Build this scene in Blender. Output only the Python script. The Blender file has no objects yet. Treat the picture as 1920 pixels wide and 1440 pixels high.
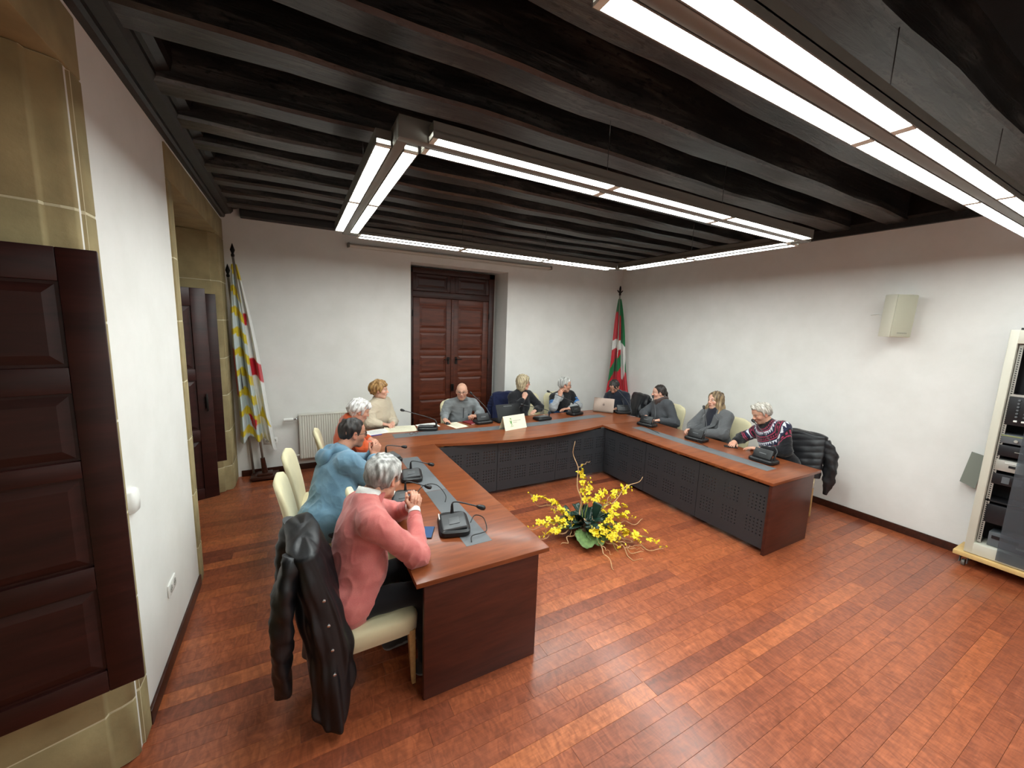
import bpy, bmesh, math, random
import numpy as np
from mathutils import Vector, Matrix
random.seed(7); RNG = np.random.default_rng(7)
S = bpy.context.scene
COL = S.collection
# ---------------------------------------------------------------- camera
F_PX, YAW, PITCH, ROLL, CAM_H = 741.51, -0.5036, 0.1450, 0.0358, 2.1442
fw = Vector((-math.sin(YAW)*math.cos(PITCH), math.cos(YAW)*math.cos(PITCH), -math.sin(PITCH)))
r0 = Vector((math.cos(YAW), math.sin(YAW), 0)); u0 = r0.cross(fw)
rt = r0*math.cos(ROLL)+u0*math.sin(ROLL); upv = -r0*math.sin(ROLL)+u0*math.cos(ROLL)
cd = bpy.data.cameras.new('camera'); cam = bpy.data.objects.new('camera', cd); COL.objects.link(cam)
cam.matrix_world = Matrix(((rt.x, upv.x, -fw.x, 0), (rt.y, upv.y, -fw.y, 0), (rt.z, upv.z, -fw.z, CAM_H), (0, 0, 0, 1)))
cd.sensor_fit = 'HORIZONTAL'; cd.sensor_width = 36; cd.lens = F_PX/1920*36; cd.clip_start = 0.05
S.camera = cam
# ---------------------------------------------------------------- world, exposure
w = bpy.data.worlds.new('world'); S.world = w; w.use_nodes = True
w.node_tree.nodes['Background'].inputs[0].default_value = (0.02, 0.022, 0.03, 1)
w.node_tree.nodes['Background'].inputs[1].default_value = 0.3
S.view_settings.view_transform = 'Standard'; S.view_settings.look = 'None'
S.view_settings.gamma = 1; S.view_settings.use_curve_mapping = False
S.view_settings.exposure = 0.0
S.cycles.use_denoising = True
S.cycles.max_bounces = 8; S.cycles.diffuse_bounces = 5; S.cycles.sample_clamp_indirect = 6
LAMP_W = 43.0        # emission strength of the fluorescent strips
XL, XR, YB, YN, ZC = -0.748, 5.904, 6.21, -2.6, 3.35
PI = math.pi

# ---------------------------------------------------------------- helpers: colour, materials
def lin(c):
    return tuple(((v/255)/12.92 if v/255 <= .04045 else ((v/255+.055)/1.055)**2.4) for v in c)
def L4(c): return lin(c)+(1,)
class NT:
    def __init__(s, name):
        s.m = bpy.data.materials.new(name); s.m.use_nodes = True; s.t = s.m.node_tree
        s.b = s.t.nodes['Principled BSDF']; s.out = s.t.nodes['Material Output']
    def n(s, typ, **k):
        nd = s.t.nodes.new(typ)
        for a, v in k.items():
            if a.startswith('i_'):
                key = a[2:]; key = int(key) if key.isdigit() else key.replace('_', ' ')
                nd.inputs[key].default_value = v
            else: setattr(nd, a, v)
        return nd
    def l(s, a, b): s.t.links.new(a, b)
    def coords(s, scale=(1, 1, 1), kind='Object', rot=(0, 0, 0)):
        tc = s.n('ShaderNodeTexCoord'); mp = s.n('ShaderNodeMapping')
        mp.inputs['Scale'].default_value = scale; mp.inputs['Rotation'].default_value = rot
        s.l(tc.outputs[kind], mp.inputs['Vector']); return mp.outputs[0]
    def noise(s, vec, scale, detail=4, rough=.55, dist=0):
        nd = s.n('ShaderNodeTexNoise'); nd.inputs['Scale'].default_value = scale; nd.inputs['Detail'].default_value = detail
        nd.inputs['Roughness'].default_value = rough; nd.inputs['Distortion'].default_value = dist
        if vec is not None: s.l(vec, nd.inputs['Vector'])
        return nd.outputs['Fac']
    def ramp(s, fac, stops):
        r = s.n('ShaderNodeValToRGB'); e = r.color_ramp.elements
        while len(e) < len(stops): e.new(.5)
        for i, (p, c) in enumerate(stops): e[i].position = p; e[i].color = c if len(c) == 4 else tuple(c)+(1,)
        s.l(fac, r.inputs[0]); return r.outputs[0]
    def mix(s, fac, a, b, typ='MIX'):
        m = s.n('ShaderNodeMix', data_type='RGBA', blend_type=typ)
        for sock, v in ((m.inputs[0], fac), (m.inputs[6], a), (m.inputs[7], b)):
            if hasattr(v, 'is_linked') or isinstance(v, bpy.types.NodeSocket): s.l(v, sock)
            else: sock.default_value = v
        return m.outputs[2]
    def bump(s, h, strength=.2, dist=.01):
        b = s.n('ShaderNodeBump'); b.inputs['Strength'].default_value = strength; b.inputs['Distance'].default_value = dist
        s.l(h, b.inputs['Height']); s.l(b.outputs[0], s.b.inputs['Normal'])
    def set(s, **k):
        for a, v in k.items():
            sock = s.b.inputs[a.replace('_', ' ')]
            if isinstance(v, bpy.types.NodeSocket): s.l(v, sock)
            else: sock.default_value = v
        return s
def plain(name, rgb, rough=.5, metal=0., bump=0, bscale=60, var=.0, vscale=8, spec=.5, coat=0):
    t = NT(name); c = L4(rgb)
    t.set(Base_Color=c, Roughness=rough, Metallic=metal)
    t.b.inputs['Specular IOR Level'].default_value = spec
    if coat: t.set(Coat_Weight=coat, Coat_Roughness=.15)
    if var or bump: v = t.coords()
    if var:
        f = t.noise(v, vscale, 5)
        t.set(Base_Color=t.ramp(f, [(.3, tuple(x*(1-var) for x in c[:3])), (.7, tuple(min(1, x*(1+var)) for x in c[:3]))]))
    if bump: t.bump(t.noise(v, bscale, 4), bump, .004)
    return t.m
def wood(name, dark, light, scale=(1, 1, 1), rough=.35, coat=.0, bump=.08, rot=(0, 0, 0), gscale=9, spec=.32):
    """grain runs along local X after rot"""
    t = NT(name); v = t.coords((scale[0]*.12, scale[1]*1, scale[2]*1), rot=rot)
    f1 = t.noise(v, gscale*2.2, 6, .6, .6); f2 = t.noise(v, gscale*7, 3, .5)
    a = t.ramp(f1, [(.25, lin(dark)), (.75, lin(light))])
    b = t.ramp(f2, [(.35, (.78, .78, .78)), (.65, (1, 1, 1))])
    t.set(Base_Color=t.mix(.7, a, b, 'MULTIPLY'), Roughness=rough); t.b.inputs['Specular IOR Level'].default_value = spec
    if coat: t.set(Coat_Weight=coat, Coat_Roughness=.12)
    if bump: t.bump(f2, bump, .002)
    return t.m
def attr_mat(name, rough=.8, bump=.0, bscale=200, sheen=0., stretch=(1, 1, 1), var=0., spec=.3, sss=0.):
    """colour read from the mesh's own 'col' attribute"""
    t = NT(name); a = t.n('ShaderNodeAttribute', attribute_name='col')
    col = a.outputs['Color']
    v = t.coords(stretch)
    if var:
        f = t.noise(v, bscale*.5, 3)
        col = t.mix(1, col, t.ramp(f, [(.3, (1-var,)*3), (.7, (1+var*.6,)*3)]), 'MULTIPLY')
    t.set(Base_Color=col, Roughness=rough); t.b.inputs['Specular IOR Level'].default_value = spec
    if sheen: t.set(Sheen_Weight=sheen)
    if sss:
        t.set(Subsurface_Weight=sss); t.b.inputs['Subsurface Radius'].default_value = (.012, .005, .003); t.b.inputs['Subsurface Scale'].default_value = .6
    if bump: t.bump(t.noise(v, bscale, 3), bump, .003)
    return t.m

# ---------------------------------------------------------------- helpers: meshes
class MB:
    def __init__(s): s.v = []; s.f = []
    def add(s, vs, fs):
        o = len(s.v); s.v += [tuple(p) for p in vs]; s.f += [tuple(i+o for i in f) for f in fs]; return s
    def box(s, c, d, R=None):
        x, y, z = d[0]/2, d[1]/2, d[2]/2
        vs = [Vector((sx*x, sy*y, sz*z)) for sx in (-1, 1) for sy in (-1, 1) for sz in (-1, 1)]
        if R is not None: vs = [R @ p for p in vs]
        return s.add([p+Vector(c) for p in vs], [(0, 1, 3, 2), (4, 6, 7, 5), (0, 4, 5, 1), (2, 3, 7, 6), (0, 2, 6, 4), (1, 5, 7, 3)])
    def bb(s, x0, x1, y0, y1, z0, z1): return s.box(((x0+x1)/2, (y0+y1)/2, (z0+z1)/2), (x1-x0, y1-y0, z1-z0))
    def prism(s, poly, z0, z1, fn=None):
        n = len(poly); fn = fn or (lambda x, y, z: (x, y, z))
        vs = [fn(x, y, z0) for x, y in poly]+[fn(x, y, z1) for x, y in poly]
        return s.add(vs, [tuple(range(n))[::-1], tuple(range(n, 2*n))]+[(i, (i+1) % n, n+(i+1) % n, n+i) for i in range(n)])
    def rings(s, rings, cap=True, closed=True):
        n = len(rings[0]); vs = [p for r in rings for p in r]; fs = []
        for i in range(len(rings)-1):
            for j in range(n if closed else n-1):
                k = (j+1) % n; fs.append((i*n+j, i*n+k, (i+1)*n+k, (i+1)*n+j))
        if cap and closed: fs.append(tuple(range(n))[::-1]); fs.append(tuple(range((len(rings)-1)*n, len(rings)*n)))
        return s.add(vs, fs)
    def tube(s, pts, r, n=8, cap=True):
        pts = [Vector(p) for p in pts]; rs = r if isinstance(r, (list, tuple)) else [r]*len(pts)
        rings = []; a = None
        for i, p in enumerate(pts):
            t = (pts[min(i+1, len(pts)-1)]-pts[max(i-1, 0)]).normalized()
            if a is None: a = t.orthogonal().normalized()
            else:
                a = a-t*a.dot(t); a = a.normalized() if a.length > 1e-6 else t.orthogonal().normalized()
            b = t.cross(a)
            rings.append([p+(a*math.cos(2*PI*j/n)+b*math.sin(2*PI*j/n))*rs[i] for j in range(n)])
        return s.rings(rings, cap)
    def lathe(s, prof, c=(0, 0, 0), n=16, axis='z', cap=True):
        rings = []
        for r, h in prof:
            ring = []
            for j in range(n):
                a, b = r*math.cos(2*PI*j/n), r*math.sin(2*PI*j/n)
                p = {'z': (a, b, h), 'x': (h, a, b), 'y': (b, h, a)}[axis]
                ring.append((p[0]+c[0], p[1]+c[1], p[2]+c[2]))
            rings.append(ring)
        return s.rings(rings, cap)
    def grid(s, fn, nu, nv):
        vs = [fn(i/nu, j/nv) for j in range(nv+1) for i in range(nu+1)]
        return s.add(vs, [(j*(nu+1)+i, j*(nu+1)+i+1, (j+1)*(nu+1)+i+1, (j+1)*(nu+1)+i) for j in range(nv) for i in range(nu)])
    def ell(s, c, r, n=10, m=7, R=None):
        rings = []
        for i in range(m+1):
            th = PI*i/m; th = min(max(th, .02), PI-.02)
            rings.append([Vector((r[0]*math.sin(th)*math.cos(2*PI*j/n), r[1]*math.sin(th)*math.sin(2*PI*j/n), -r[2]*math.cos(th))) for j in range(n)])
        if R is not None: rings = [[R @ p for p in q] for q in rings]
        return s.rings([[p+Vector(c) for p in q] for q in rings])
    def build(s, name, mat, parent=None, smooth=False, bevel=0, seg=2, off=None, auto=None):
        me = bpy.data.meshes.new(name)
        vs = s.v if off is None else [(p[0]-off[0], p[1]-off[1], p[2]-off[2]) for p in s.v]
        me.from_pydata(vs, [], s.f); me.update()
        bm = bmesh.new(); bm.from_mesh(me); bmesh.ops.recalc_face_normals(bm, faces=bm.faces)
        if bevel:
            es = [e for e in bm.edges if len(e.link_faces) == 2 and e.calc_face_angle(0) > .5]
            bmesh.ops.bevel(bm, geom=es, offset=bevel, segments=seg, profile=.5, affect='EDGES', clamp_overlap=True)
        bm.to_mesh(me); bm.free()
        if mat: me.materials.append(mat)
        if smooth or bevel:
            me.polygons.foreach_set('use_smooth', [True]*len(me.polygons))
            if bevel or auto: me.set_sharp_from_angle(angle=math.radians(auto or 40))
        return link(name, me, parent)
def link(name, me, parent=None):
    o = bpy.data.objects.new(name, me); COL.objects.link(o)
    if parent is not None: o.parent = parent
    return o
def tag(o, label=None, cat=None, group=None, kind=None):
    for k, v in (('label', label), ('category', cat), ('group', group), ('kind', kind)):
        if v: o[k] = v
    return o
def thing(name, label, cat, loc=(0, 0, 0), rz=0, group=None):
    o = bpy.data.objects.new(name, None); COL.objects.link(o); o.empty_display_size = .1
    o.location = loc; o.rotation_euler = (0, 0, rz); return tag(o, label, cat, group)
KIDS = {}
def copy_tree(o, parent=None):
    c = o.copy(); COL.objects.link(c); c.parent = parent
    for ch in list(o.children): copy_tree(ch, c)
    return c
def place(proto, used, loc, rz, label, group=None):
    o = proto if not used else copy_tree(proto)
    used.append(1); o.location = loc; o.rotation_euler = (0, 0, rz); o['label'] = label
    if group: o['group'] = group
    return o
def Rz(a): return Matrix.Rotation(a, 3, 'Z')
def Rx(a): return Matrix.Rotation(a, 3, 'X')
def Ry(a): return Matrix.Rotation(a, 3, 'Y')
def struct(name, mb, mat, label, **k): return tag(mb.build(name, mat, **k), label, kind='structure')
def setcol(me, cols, name='col'):
    a = me.color_attributes.new(name, 'FLOAT_COLOR', 'POINT')
    c = np.ones((len(me.vertices), 4), np.float32); c[:, :3] = cols; a.data.foreach_set('color', c.ravel())
# ================================================================ materials of the room
def m_wall():
    t = NT('white_plaster'); v = t.coords()
    f = t.noise(v, 3, 6, .6)
    t.set(Base_Color=t.ramp(f, [(.3, lin((226, 224, 219))), (.7, lin((234, 232, 228)))]), Roughness=.85)
    t.bump(t.noise(v, 35, 5), .12, .004); return t.m
def m_floor():
    t = NT('jatoba_plank'); a = t.n('ShaderNodeAttribute', attribute_name='tone')
    tone = a.outputs['Fac']
    tc = t.n('ShaderNodeTexCoord'); geo = t.n('ShaderNodeNewGeometry')
    add = t.n('ShaderNodeVectorMath', operation='ADD'); cx = t.n('ShaderNodeCombineXYZ')
    ml = t.n('ShaderNodeMath', operation='MULTIPLY'); ml.inputs[1].default_value = 37
    t.l(tone, ml.inputs[0]); t.l(ml.outputs[0], cx.inputs[0]); t.l(ml.outputs[0], cx.inputs[2])
    t.l(geo.outputs['Position'], add.inputs[0]); t.l(cx.outputs[0], add.inputs[1])
    mp = t.n('ShaderNodeMapping'); mp.inputs['Scale'].default_value = (1, 2.2, 1); t.l(add.outputs[0], mp.inputs[0])
    mp2 = t.n('ShaderNodeMapping'); mp2.inputs['Scale'].default_value = (2.4, .9, 1); t.l(add.outputs[0], mp2.inputs[0])
    mp3 = t.n('ShaderNodeMapping'); mp3.inputs['Scale'].default_value = (.6, 9, 1); t.l(add.outputs[0], mp3.inputs[0])
    base = t.ramp(tone, [(0, lin((112, 57, 40))), (.3, lin((150, 80, 52))), (.65, lin((172, 94, 58))), (1, lin((202, 118, 70)))])
    f1 = t.noise(mp.outputs[0], 5, 5, .6, 1.5); f2 = t.noise(mp2.outputs[0], 9, 3, .5, 2.0); f3 = t.noise(mp3.outputs[0], 14, 4, .55)
    c = t.mix(.75, base, t.ramp(f1, [(.3, (.66, .6, .58)), (.7, (1.16, 1.14, 1.1))]), 'MULTIPLY')
    c = t.mix(.75, c, t.ramp(f2, [(.36, (.62, .58, .57)), (.64, (1.1, 1.1, 1.1))]), 'MULTIPLY')
    c = t.mix(.45, c, t.ramp(f3, [(.35, (.72, .7, .7)), (.65, (1.08, 1.08, 1.08))]), 'MULTIPLY')
    t.set(Base_Color=c, Roughness=t.ramp(f1, [(.2, (.27,)*3), (.8, (.40,)*3)]), Coat_Weight=.4, Coat_Roughness=.2)
    t.b.inputs['Specular IOR Level'].default_value = .45
    t.bump(f3, .05, .002); return t.m
def m_beam():
    t = NT('black_stained_beam'); v = t.coords((.5, 5, 5))
    f = t.noise(v, 3.5, 7, .65, .6); f2 = t.noise(t.coords((1, 1.2, 1.2)), 1.1, 4, .6)
    c = t.mix(.8, t.ramp(f, [(.32, lin((11, 10, 10))), (.52, lin((46, 45, 44))), (.72, lin((98, 95, 91)))]), t.ramp(f2, [(.35, (.35, .35, .35)), (.6, (1.15, 1.15, 1.15))]), 'MULTIPLY')
    pit = t.noise(t.coords((2.2, 6, 6)), 9, 3, .5, .4); c = t.mix(1, c, t.ramp(pit, [(.36, (.10, .10, .10)), (.44, (1, 1, 1))]), 'MULTIPLY')
    t.set(Base_Color=c, Roughness=.36); t.b.inputs['Specular IOR Level'].default_value = .8
    t.bump(f, .5, .012); return t.m
M_wall = m_wall(); M_floor = m_floor(); M_beam = m_beam()
M_board = plain('black_ceiling_board', (11, 10, 12), .6, var=.3, vscale=5, bump=.2, bscale=20)
M_corn = wood('black_cornice_wood', (18, 15, 14), (40, 35, 32), rough=.4, rot=(0, 0, PI/2))
M_stone = plain('sandstone', (154, 138, 100), .9, bump=.35, bscale=45, var=.16, vscale=6)
M_mortar = plain('lime_mortar', (206, 196, 164), .95)
M_base = wood('baseboard_wood', (46, 24, 17), (78, 40, 27), rough=.35)
M_dark = wood('dark_shutter_wood', (34, 15, 14), (62, 28, 24), rough=.38, rot=(0, 0, 0))
M_darkv = wood('dark_shutter_wood_upright', (34, 15, 14), (62, 28, 24), rough=.38, rot=(0, PI/2, 0))
M_door = wood('door_wood', (62, 27, 17), (108, 52, 32), rough=.4)
M_doorv = wood('door_wood_upright', (58, 26, 17), (98, 47, 30), rough=.4, rot=(0, PI/2, 0))
M_doord = wood('door_frame_wood', (40, 17, 12), (64, 29, 20), rough=.42, rot=(0, PI/2, 0))
M_iron = plain('dark_iron', (30, 26, 24), .45, metal=.7)
M_whitep = plain('white_plastic', (236, 235, 230), .35)
M_black = plain('black_plastic', (16, 16, 18), .42, bump=.05, bscale=300)
M_grey = plain('grey_plastic', (92, 94, 96), .45)
M_chrome = plain('chrome', (200, 200, 202), .22, metal=1)

# ================================================================ floor: planks laid along x
def in_view(p):
    d = Vector(p)-Vector((0, 0, CAM_H)); z = d.dot(fw)
    if z < .15: return None
    return 960+F_PX*d.dot(rt)/z, 720-F_PX*d.dot(upv)/z
PW = .107; planks = []
rr = random.Random(3); yy = YN; row = 0
while yy < YB+.35:
    x = XL-.6-rr.random()*.9
    while x < XR+.02:
        ln = rr.choice((.6, .8, 1.0, 1.2, 1.4, 1.7)); x1 = min(x+ln, XR+.02)
        tone = min(1, max(0, rr.gauss(.52, .17)))
        planks.append((x, x1, yy, yy+PW, tone, rr.random()*.0003)); x = x1
    yy += PW; row += 1
def view_area(p):
    q = [in_view((x, y, 0)) for x in (max(p[0], XL), p[1]) for y in (p[2], p[3])]
    if p[1] <= XL or any(v is None for v in q): return 0
    if all(v[0] < 0 for v in q) or all(v[0] > 1920 for v in q) or all(v[1] > 1440 for v in q): return 0
    cx, cy = (p[0]+p[1])/2, (p[2]+p[3])/2
    if (.55 < cx < 4.75 and 4.4 < cy < 5.3): return 0       # floor under the far table
    v = q; return abs((v[1][0]-v[0][0])*(v[2][1]-v[0][1])-(v[1][1]-v[0][1])*(v[2][0]-v[0][0]))
order = sorted(range(len(planks)), key=lambda i: -view_area(planks[i]))
sub = MB().bb(XL-.7, XR+.05, YN-.05, YB+.45, -.12, -.012)
floor = struct('floor', sub, plain('subfloor_dark', (38, 20, 14), .8), 'glossy reddish brown hardwood plank floor')
floor['category'] = 'floor'
def plank_mb(mb, p, g=.0004):
    x0, x1, y0, y1, t, dz = p
    z1 = -.0006+dz
    mb.add([(x0+g, y0+g, -.012), (x1-g, y0+g, -.012), (x1-g, y1-g, -.012), (x0+g, y1-g, -.012),
            (x0+g, y0+g, z1-.001), (x1-g, y0+g, z1-.001), (x1-g, y1-g, z1-.001), (x0+g, y1-g, z1-.001),
            (x0+g*2.4, y0+g*2.4, z1), (x1-g*2.4, y0+g*2.4, z1), (x1-g*2.4, y1-g*2.4, z1), (x0+g*2.4, y1-g*2.4, z1)],
           [(0, 1, 5, 4), (1, 2, 6, 5), (2, 3, 7, 6), (3, 0, 4, 7), (4, 5, 9, 8), (5, 6, 10, 9), (6, 7, 11, 10), (7, 4, 8, 11), (8, 9, 10, 11)])
rest = MB(); rt_tone = []
for k, i in enumerate(order):
    p = planks[i]
    if k < 300 and view_area(p) > 0:
        mb = MB(); plank_mb(mb, p); o = mb.build('plank', M_floor, floor)
        at = o.data.attributes.new('tone', 'FLOAT', 'POINT'); at.data.foreach_set('value', [p[4]]*len(o.data.vertices))
    else:
        plank_mb(rest, p); rt_tone += [p[4]]*12
o = rest.build('plank_field', M_floor, floor); o['kind'] = 'stuff'
at = o.data.attributes.new('tone', 'FLOAT', 'POINT'); at.data.foreach_set('value', rt_tone)

# ================================================================ ceiling: boards, beams
ceil = struct('ceiling', MB().bb(XL-.6, XR+.2, YN-.2, YB+.5, 3.74, 3.84), M_board, 'black wooden ceiling boards above heavy black beams'); ceil['category'] = 'ceiling'
beams = [(-2.3, .2), (-1.75, .2), (-1.2, .2), (-.65, .2), (-.1, .2), (.28, .24), (.84, .74), (1.91, .20), (2.42, .21), (3.04, .20), (3.52, .20), (3.95, .19), (4.44, .21), (4.85, .20), (5.30, .20), (5.74, .20)]
for k, (y, bw) in enumerate(beams):
    nb = 26; rings = []; rr = random.Random(k)
    ph = [rr.random()*6 for _ in range(6)]
    for i in range(nb+1):
        x = XL+.01+(XR-XL-.02)*i/nb
        e = .010*math.sin(x*1.7+ph[0])+.006*math.sin(x*4.3+ph[1])
        e2 = .010*math.sin(x*1.4+ph[2])+.006*math.sin(x*5.1+ph[3])
        zb = 3.42+.008*math.sin(x*1.3+ph[4])+.004*math.sin(x*6+ph[5]); c = .018
        rings.append([(x, y+e, 3.75), (x, y+e, zb+c), (x, y+e+c, zb), (x, y+bw+e2-c, zb), (x, y+bw+e2, zb+c), (x, y+bw+e2, 3.75)])
    mb = MB().rings(rings); mb.build('beam', M_beam, ceil)
# board seams between the beams
for k in range(14):
    y = YN+.4+k*.62
    MB().bb(XL, XR, y, y+.02, 3.728, 3.742).build('batten', M_board, ceil)
# ================================================================ walls
JZ = [0, .31, .755, 1.197, 1.645, 2.095, 2.543, 3.08]
W1 = (.45, 2.30); W2 = (3.86, 5.80)         # window openings along the left wall
HEAD = 3.08
mb = MB()
mb.bb(XL-.75, XL, YN, W1[0], 0, 3.75); mb.bb(XL-.75, XL, W1[1], W2[0], 0, 3.75); mb.bb(XL-.75, XL, W2[1], YB+.4, 0, 3.75)
for a in (W1, W2): mb.bb(XL-.75, XL, a[0], a[1], HEAD+.1, 3.75)
wl = struct('wall_left', mb, M_wall, 'white plastered left wall with two stone framed window recesses'); wl['category'] = 'wall'
D0, D1, DZ = 1.60, 3.27, 3.06               # recess of the back door
RD = .40                                     # depth of the recess
mb = MB()
mb.bb(XL-.2, D0-.01, YB, YB+.55, 0, 3.75); mb.bb(D1, XR+.2, YB, YB+.55, 0, 3.75); mb.bb(D0-.01, D1, YB, YB+.55, DZ, 3.75); mb.bb(D0-.02, D1+.02, YB+RD+.1, YB+.6, 0, DZ+.1)
wb = struct('wall_back', mb, M_wall, 'white plastered back wall with a recessed wooden double door'); wb['category'] = 'wall'
wr = struct('wall_right', MB().bb(XR, XR+.2, YN-.2, YB+.55, 0, 3.75), M_wall, 'long white plastered right wall behind the equipment rack'); wr['category'] = 'wall'
wn = struct('wall_near', MB().bb(XL-.2, XR+.2, YN-.2, YN, 0, 3.75), M_wall, 'white plastered wall at the near end of the room'); wn['category'] = 'wall'
# stone window surrounds, course by course
def surround(name, label, a, near_vis):
    root = thing(name, label, 'window', (XL, (a[0]+a[1])/2, 0)); root['kind'] = 'structure'
    off = root.location
    XD = XL-.55
    far = [(XL-.0, a[1]+.15), (XL+.012, a[1]+.15), (XL+.012, a[1]+.055), (XL-.002, a[1]+.045), (XL-.002, a[1]+.02), (XL+.008, a[1]+.01), (XL+.002, a[1]-.012), (XL-.03, a[1]-.035), (XL-.07, a[1]-.05), (XL-.075, a[1]-.075), (XD, a[1]-.25), (XD, a[1]+.15)]
    if a is W2: far = [(x, min(y+(.26 if i in (0, 1) else 0), YB-.002)) for i, (x, y) in enumerate(far)]
    nr = [(XL-.0, a[0]-.13), (XL+.012, a[0]-.13), (XL+.012, a[0]-.045), (XL-.002, a[0]-.035), (XL-.002, a[0]-.01), (XL+.008, a[0]+.0), (XL+.002, a[0]+.022), (XL-.03, a[0]+.045), (XL-.07, a[0]+.06), (XL-.075, a[0]+.085), (XD, a[0]+.25), (XD, a[0]-.13)]
    for poly in (far, nr):
        # courses are let into the wall: the wall has no stone-deep volume here
        for i in range(len(JZ)-1):
            MB().prism(poly, JZ[i]+.003, JZ[i+1]-.003).build('stone_block', M_stone, root, off=off, bevel=.004, seg=1)
        cx = sum(p[0] for p in poly)/len(poly); cy = sum(p[1] for p in poly)/len(poly)
        MB().prism([(cx+(x-cx)*.985, cy+(y-cy)*.97) for x, y in poly], 0.004, HEAD-.004).build('mortar', M_mortar, root, off=off)
    # lintel in three stones
    ys = [a[0]-.13, a[0]+(a[1]-a[0])*.33, a[0]+(a[1]-a[0])*.67, min(a[1]+.15+(.26 if a is W2 else 0), YB-.002)]
    for i in range(3):
        MB().add([], []).bb(XD, XL+.012, ys[i]+.002, ys[i+1]-.002, HEAD, HEAD+.235).build('lintel_stone', M_stone, root, off=off, bevel=.006, seg=2)
    # window behind: frame, mullion, night-dark panes
    z0, z1, y0, y1 = .95, HEAD-.02, a[0]+.24, a[1]-.24
    fr = MB(); ym = (y0+y1)/2
    fr.bb(XD-.06, XD, y0, y0+.07, z0, z1).bb(XD-.06, XD, y1-.07, y1, z0, z1).bb(XD-.06, XD, ym-.05, ym+.05, z0, z1).bb(XD-.06, XD, y0, y1, z1-.07, z1).bb(XD-.06, XD, y0, y1, z0, z0+.08)
    f = fr.build('window_frame', M_darkv, root, off=off, bevel=.004)
    for b0, b1 in ((y0+.07, ym-.05), (ym+.05, y1-.07)):
        for c0, c1 in ((z0+.08, 2.0), (2.04, z1-.07)):
            MB().bb(XD-.035, XD-.029, b0, b1, c0, c1).build('pane', M_pane, f, off=None if False else off)
        MB().bb(XD-.055, XD-.01, b0, b1, 2.0, 2.04).build('glazing_bar', M_darkv, f, off=off)
    MB().bb(XD-.04, XD, a[0]+.2, a[1]-.2, 0, z0).build('apron_stone', M_stone, root, off=off)
    MB().bb(XD-.02, XD+.22, y0-.02, y1+.02, z0-.06, z0).build('sill_stone', M_stone, root, off=off, bevel=.01)
    return root
M_pane = plain('night_window_glass', (10, 12, 16), .06)
w1 = surround('window_1', 'near left window recess with moulded sandstone frame', W1, True)
w2 = surround('window_2', 'far left window recess with moulded sandstone frame by the flags', W2, True)
# cornice along the left wall, plain moulding on the others
def cornice(name, poly, label, along, lo, hi):
    mb = MB()
    if along == 'y': mb.prism(poly, lo, hi, lambda a, b, z: (a, z, b))
    else: mb.prism(poly, lo, hi, lambda a, b, z: (z, a, b))
    o = struct(name, mb, M_corn, label); o['category'] = 'trim'
cornice('trim_1', [(XL, 3.345), (XL+.035, 3.345), (XL+.05, 3.36), (XL+.052, 3.385), (XL+.07, 3.39), (XL+.11, 3.40), (XL+.135, 3.43), (XL+.137, 3.455), (XL+.16, 3.46), (XL+.20, 3.475), (XL+.21, 3.52), (XL+.21, 3.76), (XL, 3.76)], 'black moulded wooden cornice above the left wall', 'y', YN, YB)
cornice('trim_2', [(YB, 3.36), (YB-.10, 3.37), (YB-.11, 3.44), (YB-.11, 3.76), (YB, 3.76)], 'black wooden edge beam above the back wall', 'x', XL+.21, XR)
cornice('trim_3', [(XR, 3.36), (XR-.05, 3.36), (XR-.06, 3.44), (XR-.10, 3.46), (XR-.10, 3.76), (XR, 3.76)], 'black wooden edge beam above the right wall', 'y', YN, YB-.11)
def skirting(name, x0, x1, y0, y1, label):
    mb = MB().bb(x0, x1, y0, y1, 0, .085); o = struct(name, mb, M_base, label, bevel=.004); o['category'] = 'baseboard'; return o
skirting('baseboard_left', XL, XL+.016, W1[1]+.15, W2[0]-.13, 'dark wooden baseboard between the two left windows')
skirting('baseboard_back', XL+.05, D0-.01, YB-.016, YB, 'dark wooden baseboard under the radiator on the back wall')
skirting('baseboard_back', D1, XR-.016, YB-.016, YB, 'dark wooden baseboard on the back wall right of the door')
skirting('baseboard_right', XR-.016, XR, YN, YB, 'dark wooden baseboard along the white right wall')

# ================================================================ shutters
def panelled(mb_root, W, H, T, rows, mat_frame, mat_panel, st=.10, parent=None, rail=None):
    """leaf in local coords: x 0..W, z 0..H, y -T/2..T/2; rows = list of panel (z0,z1)"""
    rail = rail or st
    for x0, x1 in ((0, st), (W-st, W)): MB().bb(x0, x1, -T/2, T/2, 0, H).build('stile', mat_frame, parent, bevel=.004)
    zs = [0]+[z for r in rows for z in r]+[H]
    for i in range(0, len(zs), 2): MB().bb(st, W-st, -T/2+.001, T/2-.001, zs[i], zs[i+1]).build('rail', mat_panel, parent, bevel=.003)
    for z0, z1 in rows:
        p = MB().bb(st, W-st, -T*.16, T*.16, z0, z1)
        i = .045
        for s in (-1, 1):
            y0, y1 = s*T*.16, s*T*.36
            a = [(st+.012, y0, z0+.012), (W-st-.012, y0, z0+.012), (W-st-.012, y0, z1-.012), (st+.012, y0, z1-.012)]
            b = [(st+i, y1, z0+i), (W-st-i, y1, z0+i), (W-st-i, y1, z1-i), (st+i, y1, z1-i)]
            p.add(a+b, [(0, 1, 5, 4), (1, 2, 6, 5), (2, 3, 7, 6), (3, 0, 4, 7), (4, 5, 6, 7), (3, 2, 1, 0)])
        p.build('panel', mat_panel, parent)
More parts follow.
